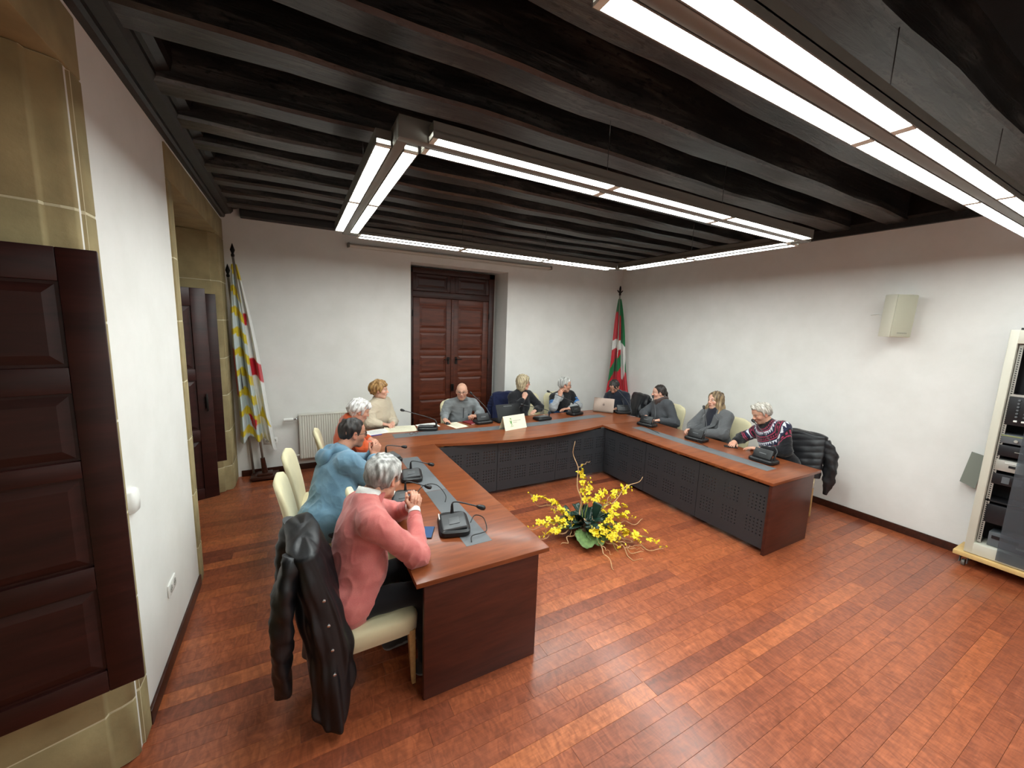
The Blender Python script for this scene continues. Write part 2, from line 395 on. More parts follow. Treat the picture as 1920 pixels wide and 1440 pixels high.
def shutter(label, hinge, free, z0, z1, rows, handle=False):
    dx, dy = free[0]-hinge[0], free[1]-hinge[1]; W = math.hypot(dx, dy)
    r = thing('window_shutter', label, 'shutter', (hinge[0], hinge[1], z0), math.atan2(dy, dx), 'dark wooden window shutters')
    panelled(r, W, z1-z0, .045, rows, M_darkv, M_dark, .11, r)
    for z in (.25, (z1-z0)*.5, z1-z0-.25): MB().lathe([(.009, z-.04), (.009, z+.04)], (-.004, -.026, 0), 8).build('hinge', M_iron, r)
    if handle: MB().box((W-.05, -.035, .9), (.02, .03, .1)).box((W-.05, -.05, .9), (.015, .012, .16)).build('latch', M_iron, r, bevel=.003)
    return r
shutter('large dark wooden shutter folded open in the near window recess', (-1.262, 2.003), (-.655, 2.158), .53, 2.372, [(.10, .48), (.58, .96), (1.03, 1.30), (1.40, 1.72)])
shutter('dark wooden shutter swung out in front of the far window, nearer of its pair', (-1.26, 4.17), (-.685, 4.42), .47, 2.375, [(.10, .55), (.65, 1.1), (1.2, 1.75)], True)
shutter('narrow dark wooden shutter deeper in the far window, beside the stone jamb', (-1.27, 5.30), (-.75, 5.45), .49, 2.375, [(.10, .55), (.65, 1.1), (1.2, 1.75)])

# ================================================================ back door
DY = YB+RD-.06
dr = thing('door_1', 'tall panelled dark wooden double door in the back wall recess', 'door', (2.37, DY, 0)); dr['kind'] = 'structure'
off = (2.37, DY, 0)
DL, DRr = 1.63, 3.135
DL0, DR0 = D0+.0, D1-.13
fr = MB().bb(DL0, DL0+.10, DY-.05, DY+.06, 0, DZ-.03).bb(DR0-.085, DR0+.02, DY-.05, DY+.06, 0, DZ-.03).bb(DL0, DR0+.02, DY-.05, DY+.06, DZ-.12, DZ-.03).bb(DL0+.09, DR0-.07, DY-.045, DY+.06, 2.56, 2.66)
fr.build('door_frame', M_doord, dr, off=off, bevel=.006)
fa, fb = DL0+.10, DR0-.085; mid = (fa+fb)/2
def leaf(x0, x1, z0, z1, rows, mf, mp, st, nm):
    lf = bpy.data.objects.new(nm, None); COL.objects.link(lf); lf.parent = dr; lf.location = (x0-2.37, -.02, z0)
    panelled(None, x1-x0, z1-z0, .05, rows, mf, mp, st, lf); return lf
leaf(fa, mid-.045, 2.665, DZ-.125, [(.05, .235)], M_doord, M_doord, .06, 'transom_leaf')
leaf(mid+.045, fb, 2.665, DZ-.125, [(.05, .235)], M_doord, M_doord, .06, 'transom_leaf')
MB().bb(mid-.045, mid+.045, DY-.045, DY+.03, 2.66, DZ-.12).build('mullion', M_doord, dr, off=off, bevel=.005)
rows = [(.10, .42), (.50, .84), (.92, 1.22), (1.30, 1.60), (1.68, 1.98), (2.05, 2.42)]
la = leaf(fa+.003, mid-.004, .01, 2.555, rows, M_doorv, M_door, .105, 'door_leaf')
lb = leaf(mid+.004, fb-.003, .01, 2.555, rows, M_doorv, M_door, .105, 'door_leaf')
MB().bb(mid-.022, mid+.022, DY-.062, DY-.04, .01, 2.55).build('cover_strip', M_doorv, dr, off=off, bevel=.006)
for s in (-1, 1):
    h = MB().box((mid+s*.07, DY-.058, 1.52), (.035, .02, .12)).tube([(mid+s*.07, DY-.06, 1.54), (mid+s*.07, DY-.10, 1.54), (mid+s*(.07+.09), DY-.10, 1.54)], .009)
    h.build('door_handle', M_iron, dr, off=off, smooth=True, auto=50)
MB().box((mid, DY-.075, 1.05), (.05, .03, .12)).tube([(mid, DY-.09, 1.10), (mid, DY-.13, 1.07), (mid, DY-.09, 1.0)], .008).build('bolt', M_iron, dr, off=off)
for z in (.5, 1.5, 2.3):
    for x in (fa-.004, fb+.004): MB().lathe([(.01, z-.05), (.01, z+.05)], (x, DY-.055, 0), 8).build('hinge', M_iron, dr, off=off)

# ================================================================ fluorescent luminaires
M_hous = plain('aluminium_housing', (118, 114, 107), .5, metal=.35)
M_cap = plain('luminaire_joint', (214, 210, 196), .4)
def emis(name, col, st):
    t = NT(name); t.set(Base_Color=(.9, .9, .88, 1), Roughness=.4); t.b.inputs['Emission Color'].default_value = col; t.b.inputs['Emission Strength'].default_value = st; return t.m
M_tube = emis('lit_diffuser', (.93, 1.0, .975, 1), LAMP_W)
LZ = 3.0
def lamp_run(root, a, b, seg, ext=0):
    """one side of a rectangle: twin strips from a to b (centre line), seg tubes long"""
    a, b = Vector(a), Vector(b); t = (b-a).normalized(); n = Vector((-t.y, t.x, 0)); Ln = (b-a).length
    R = Matrix((t, n, Vector((0, 0, 1)))).transposed(); off = root.location
    mid_ = (a+b)/2; up = lambda z: Vector((0, 0, z))
    sp = MB().box(mid_+up(LZ+.055), (Ln+2*ext, .052, .10), R); h = sp.build('spine', M_hous, root, off=off, bevel=.003)
    sl = Ln/seg
    for s in (-1, 1):
        tr_ = MB()
        tr_.box(mid_+n*s*.068+up(LZ+.055), (Ln, .078, .045), R)
        for e in (-1, 1): tr_.box(mid_+n*(s*.068+e*.0365)+up(LZ+.022), (Ln, .005, .034), R)
        tr_.build('trough', M_hous, h, off=off)
        for k in range(seg):
            c = a+t*(sl*(k+.5))+n*s*.068
            MB().box(c+up(LZ+.009), (sl-.05, .066, .006), R).build('diffuser', M_tube, h, off=off)
        for k in range(seg+1):
            e = .025 if 0 < k < seg else .012
            c = a+t*min(max(sl*k, e), Ln-e)+n*s*.068
            MB().box(c+up(LZ+.008), (e*2, .068, .010), R).build('joint_cap', M_cap, h, off=off)
    for k in ([1, seg-1] if seg > 2 else [1]):
        c = a+t*sl*k; MB().tube([c+Vector((0, 0, LZ+.1)), c+Vector((0, 0, 3.74))], .0025, 5).build('suspension_wire', M_chrome, root, off=off)
def luminaire(label, x0, x1, y0, y1, nx, ny):
    root = thing('ceiling_luminaire', label, 'ceiling light', ((x0+x1)/2, (y0+y1)/2, LZ), 0, 'rectangular ceiling lights')
    c = .115
    lamp_run(root, (x0+c, y0, 0), (x1-c, y0, 0), nx, c+.026); lamp_run(root, (x0+c, y1, 0), (x1-c, y1, 0), nx, c+.026)
    lamp_run(root, (x0, y0+c, 0), (x0, y1-c, 0), ny, c-.026); lamp_run(root, (x1, y0+c, 0), (x1, y1-c, 0), ny, c-.026)
luminaire('rectangular twin strip fluorescent luminaire hung over the table', .49, 4.17, 2.05, 4.50, 3, 2)
def line_light(label, x0, x1, y, n):
    root = thing('ceiling_luminaire', label, 'ceiling light', ((x0+x1)/2, y, LZ), 0, 'rectangular ceiling lights')
    lamp_run(root, (x0, y, 0), (x1, y, 0), n)
line_light('straight twin strip fluorescent luminaire nearest the camera', .74, 5.26, .865, 3)
line_light('straight twin strip fluorescent luminaire at the near end of the room', .74, 5.26, -1.5, 3)
# ================================================================ tables
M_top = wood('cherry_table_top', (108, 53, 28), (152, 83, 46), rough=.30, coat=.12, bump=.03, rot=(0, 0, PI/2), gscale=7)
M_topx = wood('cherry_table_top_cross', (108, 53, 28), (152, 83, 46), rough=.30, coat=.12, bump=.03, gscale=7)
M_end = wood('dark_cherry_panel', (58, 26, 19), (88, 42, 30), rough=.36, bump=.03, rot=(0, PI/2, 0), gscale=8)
M_strip = plain('grey_cable_lid', (98, 101, 104), .5, bump=.08, bscale=200)
M_steel = plain('anthracite_steel', (49, 51, 55), .48, bump=.05, bscale=250)
TZ = .75
XA0, XA1, XB0, XB1, YNR, YIN, YOUT = .524, 1.385, 3.938, 4.848, 1.935, 4.335, 5.25
def perf_panel(root, name, origin, ux, W, H, off, th=.012):
    """steel panel with groups of 5x5 round holes; origin at bottom left, ux unit vector along the width"""
    p = .036; gx = max(2, round(W/.24)); mb = MB(); hr = .0072
    cols = []; gw = W/gx
    xs = sorted({0, W}|{round(gw*(g+.5)+(i-2.5)*p, 5) for g in range(gx) for i in range(6)})
    zr = [.12, .33]; zs = sorted({0, H}|{round(H*c+(i-2.5)*p, 5) for c in (.32, .70) for i in range(6)})
    holex = {round(gw*(g+.5)+(i-2.5)*p, 5) for g in range(gx) for i in range(5)}; holez = {round(H*c+(i-2.5)*p, 5) for c in (.32, .70) for i in range(5)}
    o = Vector(origin); ux = Vector(ux); nrm = Vector((-ux.y, ux.x, 0))
    P = lambda x, z, d=0: o+ux*x+Vector((0, 0, z))+nrm*d
    for i in range(len(xs)-1):
        for j in range(len(zs)-1):
            x0, x1, z0, z1 = xs[i], xs[i+1], zs[j], zs[j+1]
            if x0 in holex and z0 in holez and abs(x1-x0-p) < 1e-3 and abs(z1-z0-p) < 1e-3:
                cx, cz = (x0+x1)/2, (z0+z1)/2
                ring = [P(cx+hr*math.cos(PI/4*k+PI/8), cz+hr*math.sin(PI/4*k+PI/8)) for k in range(8)]
                ring2 = [q+nrm*th for q in ring]
                cor = [P(x1, z1), P(x0, z1), P(x0, z0), P(x1, z0)]
                mb.add(ring+cor+ring2, [(8, 1, 0), (8, 9, 2, 1), (9, 3, 2), (9, 10, 4, 3), (10, 5, 4), (10, 11, 6, 5), (11, 7, 6), (11, 8, 0, 7)]+[(k, (k+1) % 8, 12+(k+1) % 8, 12+k) for k in range(8)])
            else: mb.add([P(x0, z0), P(x1, z0), P(x1, z1), P(x0, z1)], [(0, 1, 2, 3)])
    # frame edges and dark gap behind
    mb.add([P(0, 0), P(0, H), P(0, H, th), P(0, 0, th)], [(0, 1, 2, 3)]).add([P(W, 0), P(W, H), P(W, H, th), P(W, 0, th)], [(0, 1, 2, 3)]).add([P(0, 0), P(W, 0), P(W, 0, th), P(0, 0, th)], [(0, 1, 2, 3)]).add([P(0, H), P(W, H), P(W, H, th), P(0, H, th)], [(0, 1, 2, 3)])
    me = bpy.data.meshes.new(name); me.from_pydata([tuple(Vector(q)-Vector(off)) for q in mb.v], [], mb.f); me.materials.append(M_steel)
    return link(name, me, root)
def table_leg(root, x, y, off):
    MB().bb(x-.03, x+.03, y-.03, y+.03, .02, TZ-.03).bb(x-.05, x+.05, y-.05, y+.05, 0, .02).build('leg', M_steel, root, off=off, bevel=.003)
# left arm
tl = thing('conference_table', 'left arm of the U shaped cherry table, dark end panel facing the camera', 'table', ((XA0+XA1)/2, 3.1, 0), 0, 'U shaped conference table sections'); off = tl.location
MB().prism([(XA0, YNR), (XA1, YNR), (XA1, YIN), (XA0, YIN)], TZ-.03, TZ).build('table_top', M_top, tl, off=off, bevel=.003)
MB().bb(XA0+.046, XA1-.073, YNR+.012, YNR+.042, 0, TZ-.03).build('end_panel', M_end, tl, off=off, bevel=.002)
for k in range(2): perf_panel(tl, 'modesty_panel', (XA1-.10, YIN-.02-1.17*k, .05), (0, -1, 0), 1.165, .62, off)
table_leg(tl, XA1-.2, 4.2, off); table_leg(tl, XA0+.15, 4.2, off)
MB().bb(.906, 1.086, 2.165, 3.07, TZ-.005, TZ+.0015).build('cable_lid', M_strip, tl, off=off, bevel=.001)
MB().bb(.906, 1.086, 3.075, 3.98, TZ-.005, TZ+.0015).build('cable_lid', M_strip, tl, off=off, bevel=.001)
# right arm
tr = thing('conference_table', 'right arm of the U shaped cherry table with perforated grey modesty panels', 'table', ((XB0+XB1)/2, 3.1, 0), 0, 'U shaped conference table sections'); off = tr.location
MB().prism([(XB0, YNR), (XB1, YNR), (XB1, YIN), (XB0, YIN)], TZ-.03, TZ).build('table_top', M_top, tr, off=off, bevel=.003)
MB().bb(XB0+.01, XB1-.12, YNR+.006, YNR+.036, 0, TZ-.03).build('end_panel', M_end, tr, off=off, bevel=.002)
for k in range(3): perf_panel(tr, 'modesty_panel', (XB0+.03, YIN-.04-.783*k, .05), (0, -1, 0), .778, .645, off)
table_leg(tr, XB0+.2, 4.2, off); table_leg(tr, XB1-.15, 4.2, off)
MB().bb(4.25, 4.43, 2.165, 3.07, TZ-.005, TZ+.0015).build('cable_lid', M_strip, tr, off=off, bevel=.001)
MB().bb(4.25, 4.43, 3.075, 4.05, TZ-.005, TZ+.0015).build('cable_lid', M_strip, tr, off=off, bevel=.001)
# back section with its bowed inner edge
tb = thing('conference_table', 'back section of the U shaped cherry table with bowed front edge', 'table', (2.66, 4.8, 0), 0, 'U shaped conference table sections'); off = tb.location
bow = [(XA1+(XB0-XA1)*i/24, YIN-.19*math.sin(PI*i/24)**.9) for i in range(25)]
MB().prism([(XA0, YIN+.001)]+[(x, y+.001) for x, y in bow]+[(XB1, YIN+.001), (XB1, YOUT), (XA0, YOUT)], TZ-.03, TZ).build('table_top', M_topx, tb, off=off)
pw = (XB0-XA1+.16)/3
for k in range(3): perf_panel(tb, 'modesty_panel', (XA1-.09+pw*k, 4.30 if k != 1 else 4.298, .05), (1, 0, 0), pw-.005, .655, off)
for x in (XA0+.15, XA1+.4, XB0-.4, XB1-.15): table_leg(tb, x, 5.05, off)
for k in range(3):
    n = 8; x0 = 1.02+k*1.12; lo = []; hi = []
    for i in range(n+1):
        x = x0+1.115*i/n; u = min(max((x-XA1)/(XB0-XA1), 0), 1); y = 4.83-.10*math.sin(PI*u)
        lo.append((x, y-.09)); hi.append((x, y+.09))
    MB().prism(lo+hi[::-1], TZ-.005, TZ+.0015).build('cable_lid', M_strip, tb, off=off)

# ================================================================ chairs
def m_fabric(name, rgb, rough=.85, b=.15, sc=350):
    t = NT(name); v = t.coords(); c = L4(rgb)
    t.set(Base_Color=t.ramp(t.noise(v, 6, 4), [(.3, tuple(x*.9 for x in c[:3])), (.7, c[:3])]), Roughness=rough, Sheen_Weight=.15); t.b.inputs['Specular IOR Level'].default_value = .25
    t.bump(t.noise(v, sc, 2), b, .002); return t.m
M_cream = m_fabric('cream_upholstery', (226, 216, 178))
M_beech = wood('pale_beech', (176, 134, 84), (206, 168, 114), rough=.4, rot=(0, PI/2, 0))
def sup(cx, cy, z, a, b, n=20, e=4.0, fn=None):
    r = []
    for j in range(n):
        t = 2*PI*(j+.5)/n; c, s = math.cos(t), math.sin(t)
        p = (cx+a*math.copysign(abs(c)**(2/e), c), cy+b*math.copysign(abs(s)**(2/e), s), z)
        r.append(fn(p) if fn else p)
    return r
def make_chair():
    r = thing('dining_chair', 'chair', 'chair', group='cream upholstered chairs')
    rings = [sup(0, 0, .350, .214, .234, 28, 7), sup(0, 0, .355, .226, .247, 28, 7), sup(0, 0, .44, .231, .251, 28, 7), sup(0, 0, .466, .227, .247, 28, 6), sup(0, 0, .480, .205, .225, 28, 5), sup(0, 0, .487, .12, .14, 28, 4)]
    MB().rings(rings).build('seat', M_cream, r, smooth=True)
    rings = []
    for i in range(17):
        v = i/16; z = .40+.575*v; cy = -.225-.10*v**1.6; wd = .222
        if v > .80: wd = .222*math.sqrt(max(0.02, 1-((v-.80)/.20)**2*.80))
        th = .034-.006*v if v < .95 else .018
        if i == 16: wd *= .8; th = .006
        rings.append(sup(0, cy, z-(0 if i < 16 else .004), wd, th, 20, 3.2, lambda p: (p[0], p[1]+.02*(p[0]/.22)**2, p[2])))
    MB().rings(rings).build('backrest', M_cream, r, smooth=True)
    for sx in (-1, 1):
        for y0, y1 in ((.20, .215), (-.20, -.26)):
            MB().rings([sup(sx*.195, y1, 0, .012, .012, 12, 8), sup(sx*.20, y0, .37, .022, .022, 12, 8)]).build('leg', M_beech, r, smooth=True, auto=50)
    return r
CH = make_chair(); CHU = []
def chair(x, y, face, label): return place(CH, CHU, (x, y, 0), face, label)
FX, FNX, FNY = -PI/2, PI/2, PI        # facing +x, -x, -y  (local front is +y)
chair(.33, 2.285, FX+.02, 'cream chair under the man in the pink sweater, black jacket over it')
chair(.61, 2.80, FX, 'empty cream chair pushed in between the pink sweater and blue hoodie')
chair(.16, 3.30, FX-.05, 'cream chair behind the man in the blue hoodie')
chair(.20, 3.92, FX-.12, 'empty cream chair beyond the blue hoodie, with its tall back showing')
chair(.47, 4.62, FX-.05, 'cream chair of the man in the orange top, near the radiator')
chair(1.02, 5.64, FNY+.3, 'cream chair of the woman in the beige turtleneck')
chair(2.17, 5.56, FNY, 'cream chair of the bald man in grey, before the door')
chair(3.22, 5.73, FNY+.1, 'cream chair of the blonde woman in black, navy coat over it')
chair(3.70, 5.74, FNY+.1, 'empty cream chair between the blonde woman and the striped sweater')
chair(4.16, 5.66, FNY, 'cream chair of the man in the black, blue and grey sweater')
chair(5.22, 5.20, FNX-.25, 'cream chair of the man typing at the silver laptop, black jacket over it')
chair(5.16, 4.31, FNX, 'cream chair of the dark haired woman in the grey jacket')
chair(5.19, 3.27, FNX, 'cream chair of the woman in the grey coat with wavy hair')
chair(5.12, 2.40, FNX, 'cream chair of the man in the patterned sweater, puffer jacket over it')

# ================================================================ microphones
M_goose = plain('gooseneck_metal', (70, 70, 72), .35, metal=.6)
M_lcd = plain('grey_mic_lid', (78, 80, 82), .4)
def make_mic(name, up_lid, neck):
    """conference microphone unit, local front (+y) faces its speaker"""
    r = thing(name, 'mic', 'microphone', group='table microphones')
    base = MB().rings([sup(0, 0, .0, .085, .060, 24, 6), sup(0, 0, .006, .092, .066, 24, 6), sup(0, -.002, .022, .092, .064, 24, 6), sup(0, -.004, .030, .084, .056, 24, 6)])
    base.build('base', M_black, r, smooth=True, auto=35)
    if up_lid:
        R = Rx(-.5)
        MB().box(Vector((-.005, -.01, .062)), (.135, .016, .075), R).build('speaker_lid', M_black, r, bevel=.005)
        MB().box(Vector((-.005, -.0175, .066)), (.05, .004, .006), R).build('badge', M_grey, r)
    else:
        R = Rx(-.13)
        MB().box(Vector((-.012, 0, .033)), (.13, .10, .012), R).build('top_plate', M_lcd, r, bevel=.004)
        MB().box(Vector((-.02, .0, .0405)), (.055, .045, .003), R).build('speaker_grille', M_grey, r, bevel=.001)
        MB().box(Vector((.05, .058, .026)), (.05, .004, .008)).build('button', M_whitep, r)
    pts = [Vector(p) for p in neck]
    sm = []
    for i in range(len(pts)-1):
        p0, p1, p2, p3 = pts[max(i-1, 0)], pts[i], pts[i+1], pts[min(i+2, len(pts)-1)]
        for k in range(5):
            t = k/5; sm.append(.5*((2*p1)+(-p0+p2)*t+(2*p0-5*p1+4*p2-p3)*t*t+(-p0+3*p1-3*p2+p3)*t**3))
    sm.append(pts[-1])
    g = MB().tube(sm, .0035, 8); g.build('gooseneck', M_goose, r, smooth=True)
    MB().tube([pts[0], pts[0]+Vector((0, 0, .05))], [.009, .004], 10).build('neck_socket', M_black, r, smooth=True, auto=60)
    d = (sm[-1]-sm[-2]).normalized(); e = sm[-1]
    MB().tube([e-d*.012, e, e+d*.016, e+d*.028, e+d*.032], [.004, .010, .0125, .010, .003], 10).build('mic_head', M_black, r, smooth=True)
    return r
# necks: reaching forward to the speaker / bent low
mA = make_mic('conference_microphone', False, [(.062, .0, .03), (.064, .002, .07), (.062, -.02, .086), (.035, -.115, .068)])   # left arm, bent low sideways
mB = make_mic('conference_microphone', True, [(.075, -.01, .025), (.078, -.005, .07), (.05, .05, .15), (-.05, .16, .27)])
mC = make_mic('conference_microphone', False, [(.075, -.02, .025), (.08, -.02, .07), (.03, .0, .105), (-.22, .05, .165)])
mD = make_mic('conference_microphone', True, [(.078, -.01, .025), (.080, .0, .07), (.05, .04, .12), (-.22, .20, .245)])
UA, UB, UC, UD = [], [], [], []
def mic(p, u, x, y, rz, label):
    o = place(p, u, (x, y, TZ+.0015), rz, label); k = 1.6 if y < 2.7 and x < 2 else 1.45; o.scale = (k, k, k); return o
LA = PI/2     # speakers on the left arm sit at -x
mic(mA, UA, .915, 2.43, LA-.25, 'grey conference microphone nearest the camera on the left table arm')
mic(mA, UA, .705, 2.97, LA-.35, 'grey conference microphone behind the clasped hands of the pink sweater')
mic(mA, UA, .88, 3.43, LA-.2, 'conference microphone standing across the grey strip, third on the left arm')
mic(mA, UA, .80, 3.98, LA+.2, 'conference microphone before the clasped hands of the blue hoodie')
mic(mC, UC, 1.50, 4.99, -.35, 'black conference microphone with low bent neck before the beige turtleneck')
mic(mB, UB, 2.33, 5.06, .05, 'black conference microphone with raised lid before the bald man')
mic(mC, UC, 3.27, 4.94, .1, 'black conference microphone before the blonde woman, neck bent low')
mic(mD, UD, 3.98, 5.06, .2, 'black conference microphone with raised lid before the striped sweater')
mic(mB, UB, 4.84, 4.86, -.45, 'black conference microphone with raised lid beside the silver laptop')
mic(mB, UB, 4.56, 4.06, -PI/2+.2, 'black conference microphone with raised lid before the dark haired woman')
mic(mB, UB, 4.58, 3.24, -PI/2+.1, 'black conference microphone with raised lid before the grey coat')
mic(mD, UD, 4.54, 2.36, -PI/2, 'black conference microphone at the near end of the right table arm')
def cable(pts, label, r=.0035):
    sm = []; pts = [Vector(p) for p in pts]
    for i in range(len(pts)-1):
        p0, p1, p2, p3 = pts[max(i-1, 0)], pts[i], pts[i+1], pts[min(i+2, len(pts)-1)]
        for k in range(6):
            t = k/6; sm.append(.5*((2*p1)+(-p0+p2)*t+(2*p0-5*p1+4*p2-p3)*t*t+(-p0+3*p1-3*p2+p3)*t**3))
    sm.append(pts[-1])
    tag(MB().tube(sm, r, 6).build('microphone_cable', M_black, smooth=True), label, 'cable', 'microphone cables')
cable([(1.03, 2.40, .775), (1.08, 2.44, .80), (1.12, 2.38, .80), (1.10, 2.28, .765), (1.04, 2.25, .768), (.97, 2.23, .775), (.95, 2.19, .757)], 'black cable looped behind the nearest left arm microphone')
cable([(.80, 2.99, .775), (.88, 3.03, .83), (.97, 2.98, .84), (1.01, 2.87, .79), (.99, 2.82, .756)], 'black cable arching over the grey strip on the left arm')
cable([(4.50, 4.0, .765), (4.44, 3.92, .758), (4.40, 3.80, .757), (4.36, 3.66, .756)], 'thin black cable on the right arm strip by the dark haired woman')
cable([(4.52, 3.18, .765), (4.45, 3.12, .775), (4.42, 3.02, .765), (4.42, 2.96, .756)], 'thin black cable on the right arm strip by the grey coat')

# ================================================================ things on the tables
M_paper = plain('white_paper', (240, 240, 236), .8)
M_cream_p = plain('cream_paper', (238, 232, 206), .8)
M_text = plain('grey_print', (150, 146, 138), .8)
M_green = plain('green_print', (112, 160, 96), .8)
def sheet(x, y, w, h, rz, label, mat=None, z=TZ+.0005, lines=8, name='paper_sheet'):
    r = thing(name, label, 'paper', (x, y, z), rz)
    MB().grid(lambda u, v: ((u-.5)*w, (v-.5)*h, .0012+.003*math.sin(u*3.1)*v*v), 8, 8).grid(lambda u, v: ((u-.5)*w, (v-.5)*h, 0), 1, 1).build('page', mat or M_paper, r)
    mb = MB()
    for k in range(lines):
        yy = h*(.36-.72*k/max(1, lines-1)); ww = w*(.72 if k % 3 else .5); z0 = .0052
        mb.box((-(w*.72-ww)/2, yy, z0), (ww, h*.012, .0003))
    if lines: mb.build('printed_lines', M_text, r)
    return r
sheet(.87, 5.10, .30, .21, .25, 'white paper in front of the man in the orange top')
sheet(1.18, 5.14, .40, .297, -.12, 'large printed sheet by the hands of the beige turtleneck', M_cream_p)
sheet(1.56, 5.19, .28, .21, .1, 'white paper sheet beside the low black microphone', lines=5)
sheet(1.93, 5.07, .21, .297, .25, 'cream printed sheet beside the computer mouse of the bald man', M_cream_p)
sheet(3.38, 5.05, .21, .15, .1, 'small lilac paper behind the blonde woman\'s microphone', plain('lilac_paper', (206, 200, 228), .8), lines=0)
r = thing('notebook', 'dark red notebook beside the raised microphone lid of the bald man', 'notebook', (2.17, 5.13, TZ), .3)
MB().bb(-.07, .07, -.10, .10, 0, .003).bb(-.07, .07, -.10, .10, .011, .014).bb(-.07, -.067, -.1, .1, 0, .014).build('cover', plain('dark_red_cover', (120, 30, 40), .5), r, bevel=.001)
MB().bb(-.066, .067, -.097, .097, .003, .011).build('pages', M_paper, r)
r = thing('eyeglasses', 'brown folded eyeglasses lying beside the papers on the back table', 'glasses', (1.27, 4.82, TZ), .3)
gm = plain('tortoise_frame', (96, 52, 30), .3)
for s in (-1, 1):
    MB().tube([(s*.033+.024*math.cos(a), .0, .022+.018*math.sin(a)) for a in [2*PI*k/16 for k in range(17)]], .002, 6).build('rim', gm, r, smooth=True)
    MB().tube([(s*.058, 0, .03), (s*.062, .05, .02), (s*.055, .11, .004)], .002, 6).build('temple', gm, r, smooth=True)
MB().tube([(-.009, 0, .026), (0, 0, .03), (.009, 0, .026)], .002, 6).build('bridge', gm, r)
# name card: folded sign with a green emblem and two lines of print
r = thing('table_sign', 'white folded sign with green emblem standing on the back table', 'sign', (2.61, 4.64, TZ), .20); r.scale = (.92, .92, .92)
R = Rx(-.42)
MB().add([(-.21, -.06, 0), (.21, -.06, 0), (.21, .015, .20), (-.21, .015, .20), (-.21, .09, 0), (.21, .09, 0),
          (-.21, -.056, 0), (.21, -.056, 0), (.21, .015, .196), (-.21, .015, .196)], [(0, 1, 2, 3), (3, 2, 5, 4), (6, 9, 8, 7)]).build('card', M_cream_p, r)
def onsign(px, pz, d=.0012): # px across, pz up the sloped face
    return Vector((px, -.06+.075*pz/.2136-d*.936, .20*pz/.2136+d*.351))
mb = MB(); 
for k in range(14):
    a = 2*PI*k/14; rr_ = .022+.007*math.sin(3*a)
    mb.add([onsign(-.075+rr_*.55*math.cos(a), .115+.045*math.sin(a)), onsign(-.075+rr_*.9*math.cos(a+.2), .115+.055*math.sin(a+.2)), onsign(-.075+rr_*.8*math.cos(a+.45), .115+.05*math.sin(a+.45)), onsign(-.075+rr_*.45*math.cos(a+.3), .115+.036*math.sin(a+.3))], [(0, 1, 2, 3)])
mb.add([onsign(-.085, .09), onsign(-.065, .09), onsign(-.06, .13), onsign(-.09, .13)], [(0, 1, 2, 3)])
mb.add([onsign(-.090, .165), onsign(-.06, .165), onsign(-.062, .176), onsign(-.088, .176)], [(0, 1, 2, 3)])
mb.add([onsign(-.10, .045), onsign(-.04, .052), onsign(-.042, .058), onsign(-.098, .052)], [(0, 1, 2, 3)])
mb.build('emblem', M_green, r)
mb = MB()
for pz, x1 in ((.125, .115), (.10, .035)):
    x = -.035; 
    while x < x1:
        wl_ = random.Random(int(x*1e4)).choice((.006, .009, .007)); mb.add([onsign(x, pz), onsign(x+wl_, pz), onsign(x+wl_, pz+.009), onsign(x, pz+.009)], [(0, 1, 2, 3)]); x += wl_+.003
mb.build('print', M_text, r)
def laptop(label, x, y, rz, mat, w, d, ang, scr):
    """local +y is the user's side; lid leans away from the user"""
    r = thing('laptop', label, 'laptop', (x, y, TZ+.0015), rz)
    MB().bb(-w/2, w/2, -d/2, d/2, .003, .018).build('base', mat, r, bevel=.004)
    kb = MB()
    for i in range(12):
        for j in range(5): kb.bb(-w*.42+i*w*.07, -w*.42+i*w*.07+w*.06, d*(.0-.08*j)+d*.0, d*(.06-.08*j), .018, .0195)
    kb.build('keyboard', M_black, r)
    MB().bb(-.05, .05, d*.2, d*.42, .018, .0186).build('touchpad', M_grey, r)
    R = Rx(-ang)
    c = Vector((0, -d/2, .018)); hh = d*.98
    lid = MB().box(c+R @ Vector((0, -.004, hh/2)), (w, .007, hh), R).build('lid', mat, r, bevel=.003)
    MB().box(c+R @ Vector((0, .0002, hh/2+.004)), (w*.94, .0015, hh*.88), R).build('screen', scr, lid)
    return r, c, R, hh
def screen_mat(name, c, st):
    t = NT(name); t.set(Base_Color=(.02, .02, .02, 1), Roughness=.15); t.b.inputs['Emission Color'].default_value = L4(c); t.b.inputs['Emission Strength'].default_value = st; return t.m
M_scr = screen_mat('lit_screen', (190, 200, 215), .5)
M_lapb = plain('black_laptop', (15, 15, 17), .45, spec=.3); M_laps = plain('silver_laptop', (132, 114, 103), .4, metal=.6)
l1 = laptop('black laptop standing open behind the white table sign', 2.72, 5.09, .05, M_lapb, .40, .26, .45, M_scr)
l2 = laptop('silver laptop with dark logo used by the man in navy', 4.63, 5.09, -.85, M_laps, .34, .24, .45, M_scr)
mb = MB(); c, R, hh = l2[1:]
mb.tube([], 0) if False else None
for k in range(10):
    a0, a1 = 2*PI*k/10, 2*PI*(k+1)/10; f = lambda a: c+R @ Vector((.018*math.cos(a)*(1-.12*math.sin(a)), -.0085, hh/2+.021*math.sin(a)))
    mb.add([c+R @ Vector((0, -.0085, hh/2)), f(a0), f(a1)], [(0, 1, 2)])
f = lambda x, z: c+R @ Vector((x, -.0085, hh/2+z)); mb.add([f(0, .024), f(.008, .030), f(.010, .040), f(.001, .032)], [(0, 1, 2, 3)])
mb.build('logo', plain('laptop_logo', (96, 82, 74), .3, metal=.6), l2[0])
mb = MB()
for i in range(6): mb.box(l1[1]+l1[2] @ Vector((-.06+i*.024, -.0082, l1[3]*.88)), (.015, .0006, .012), l1[2])
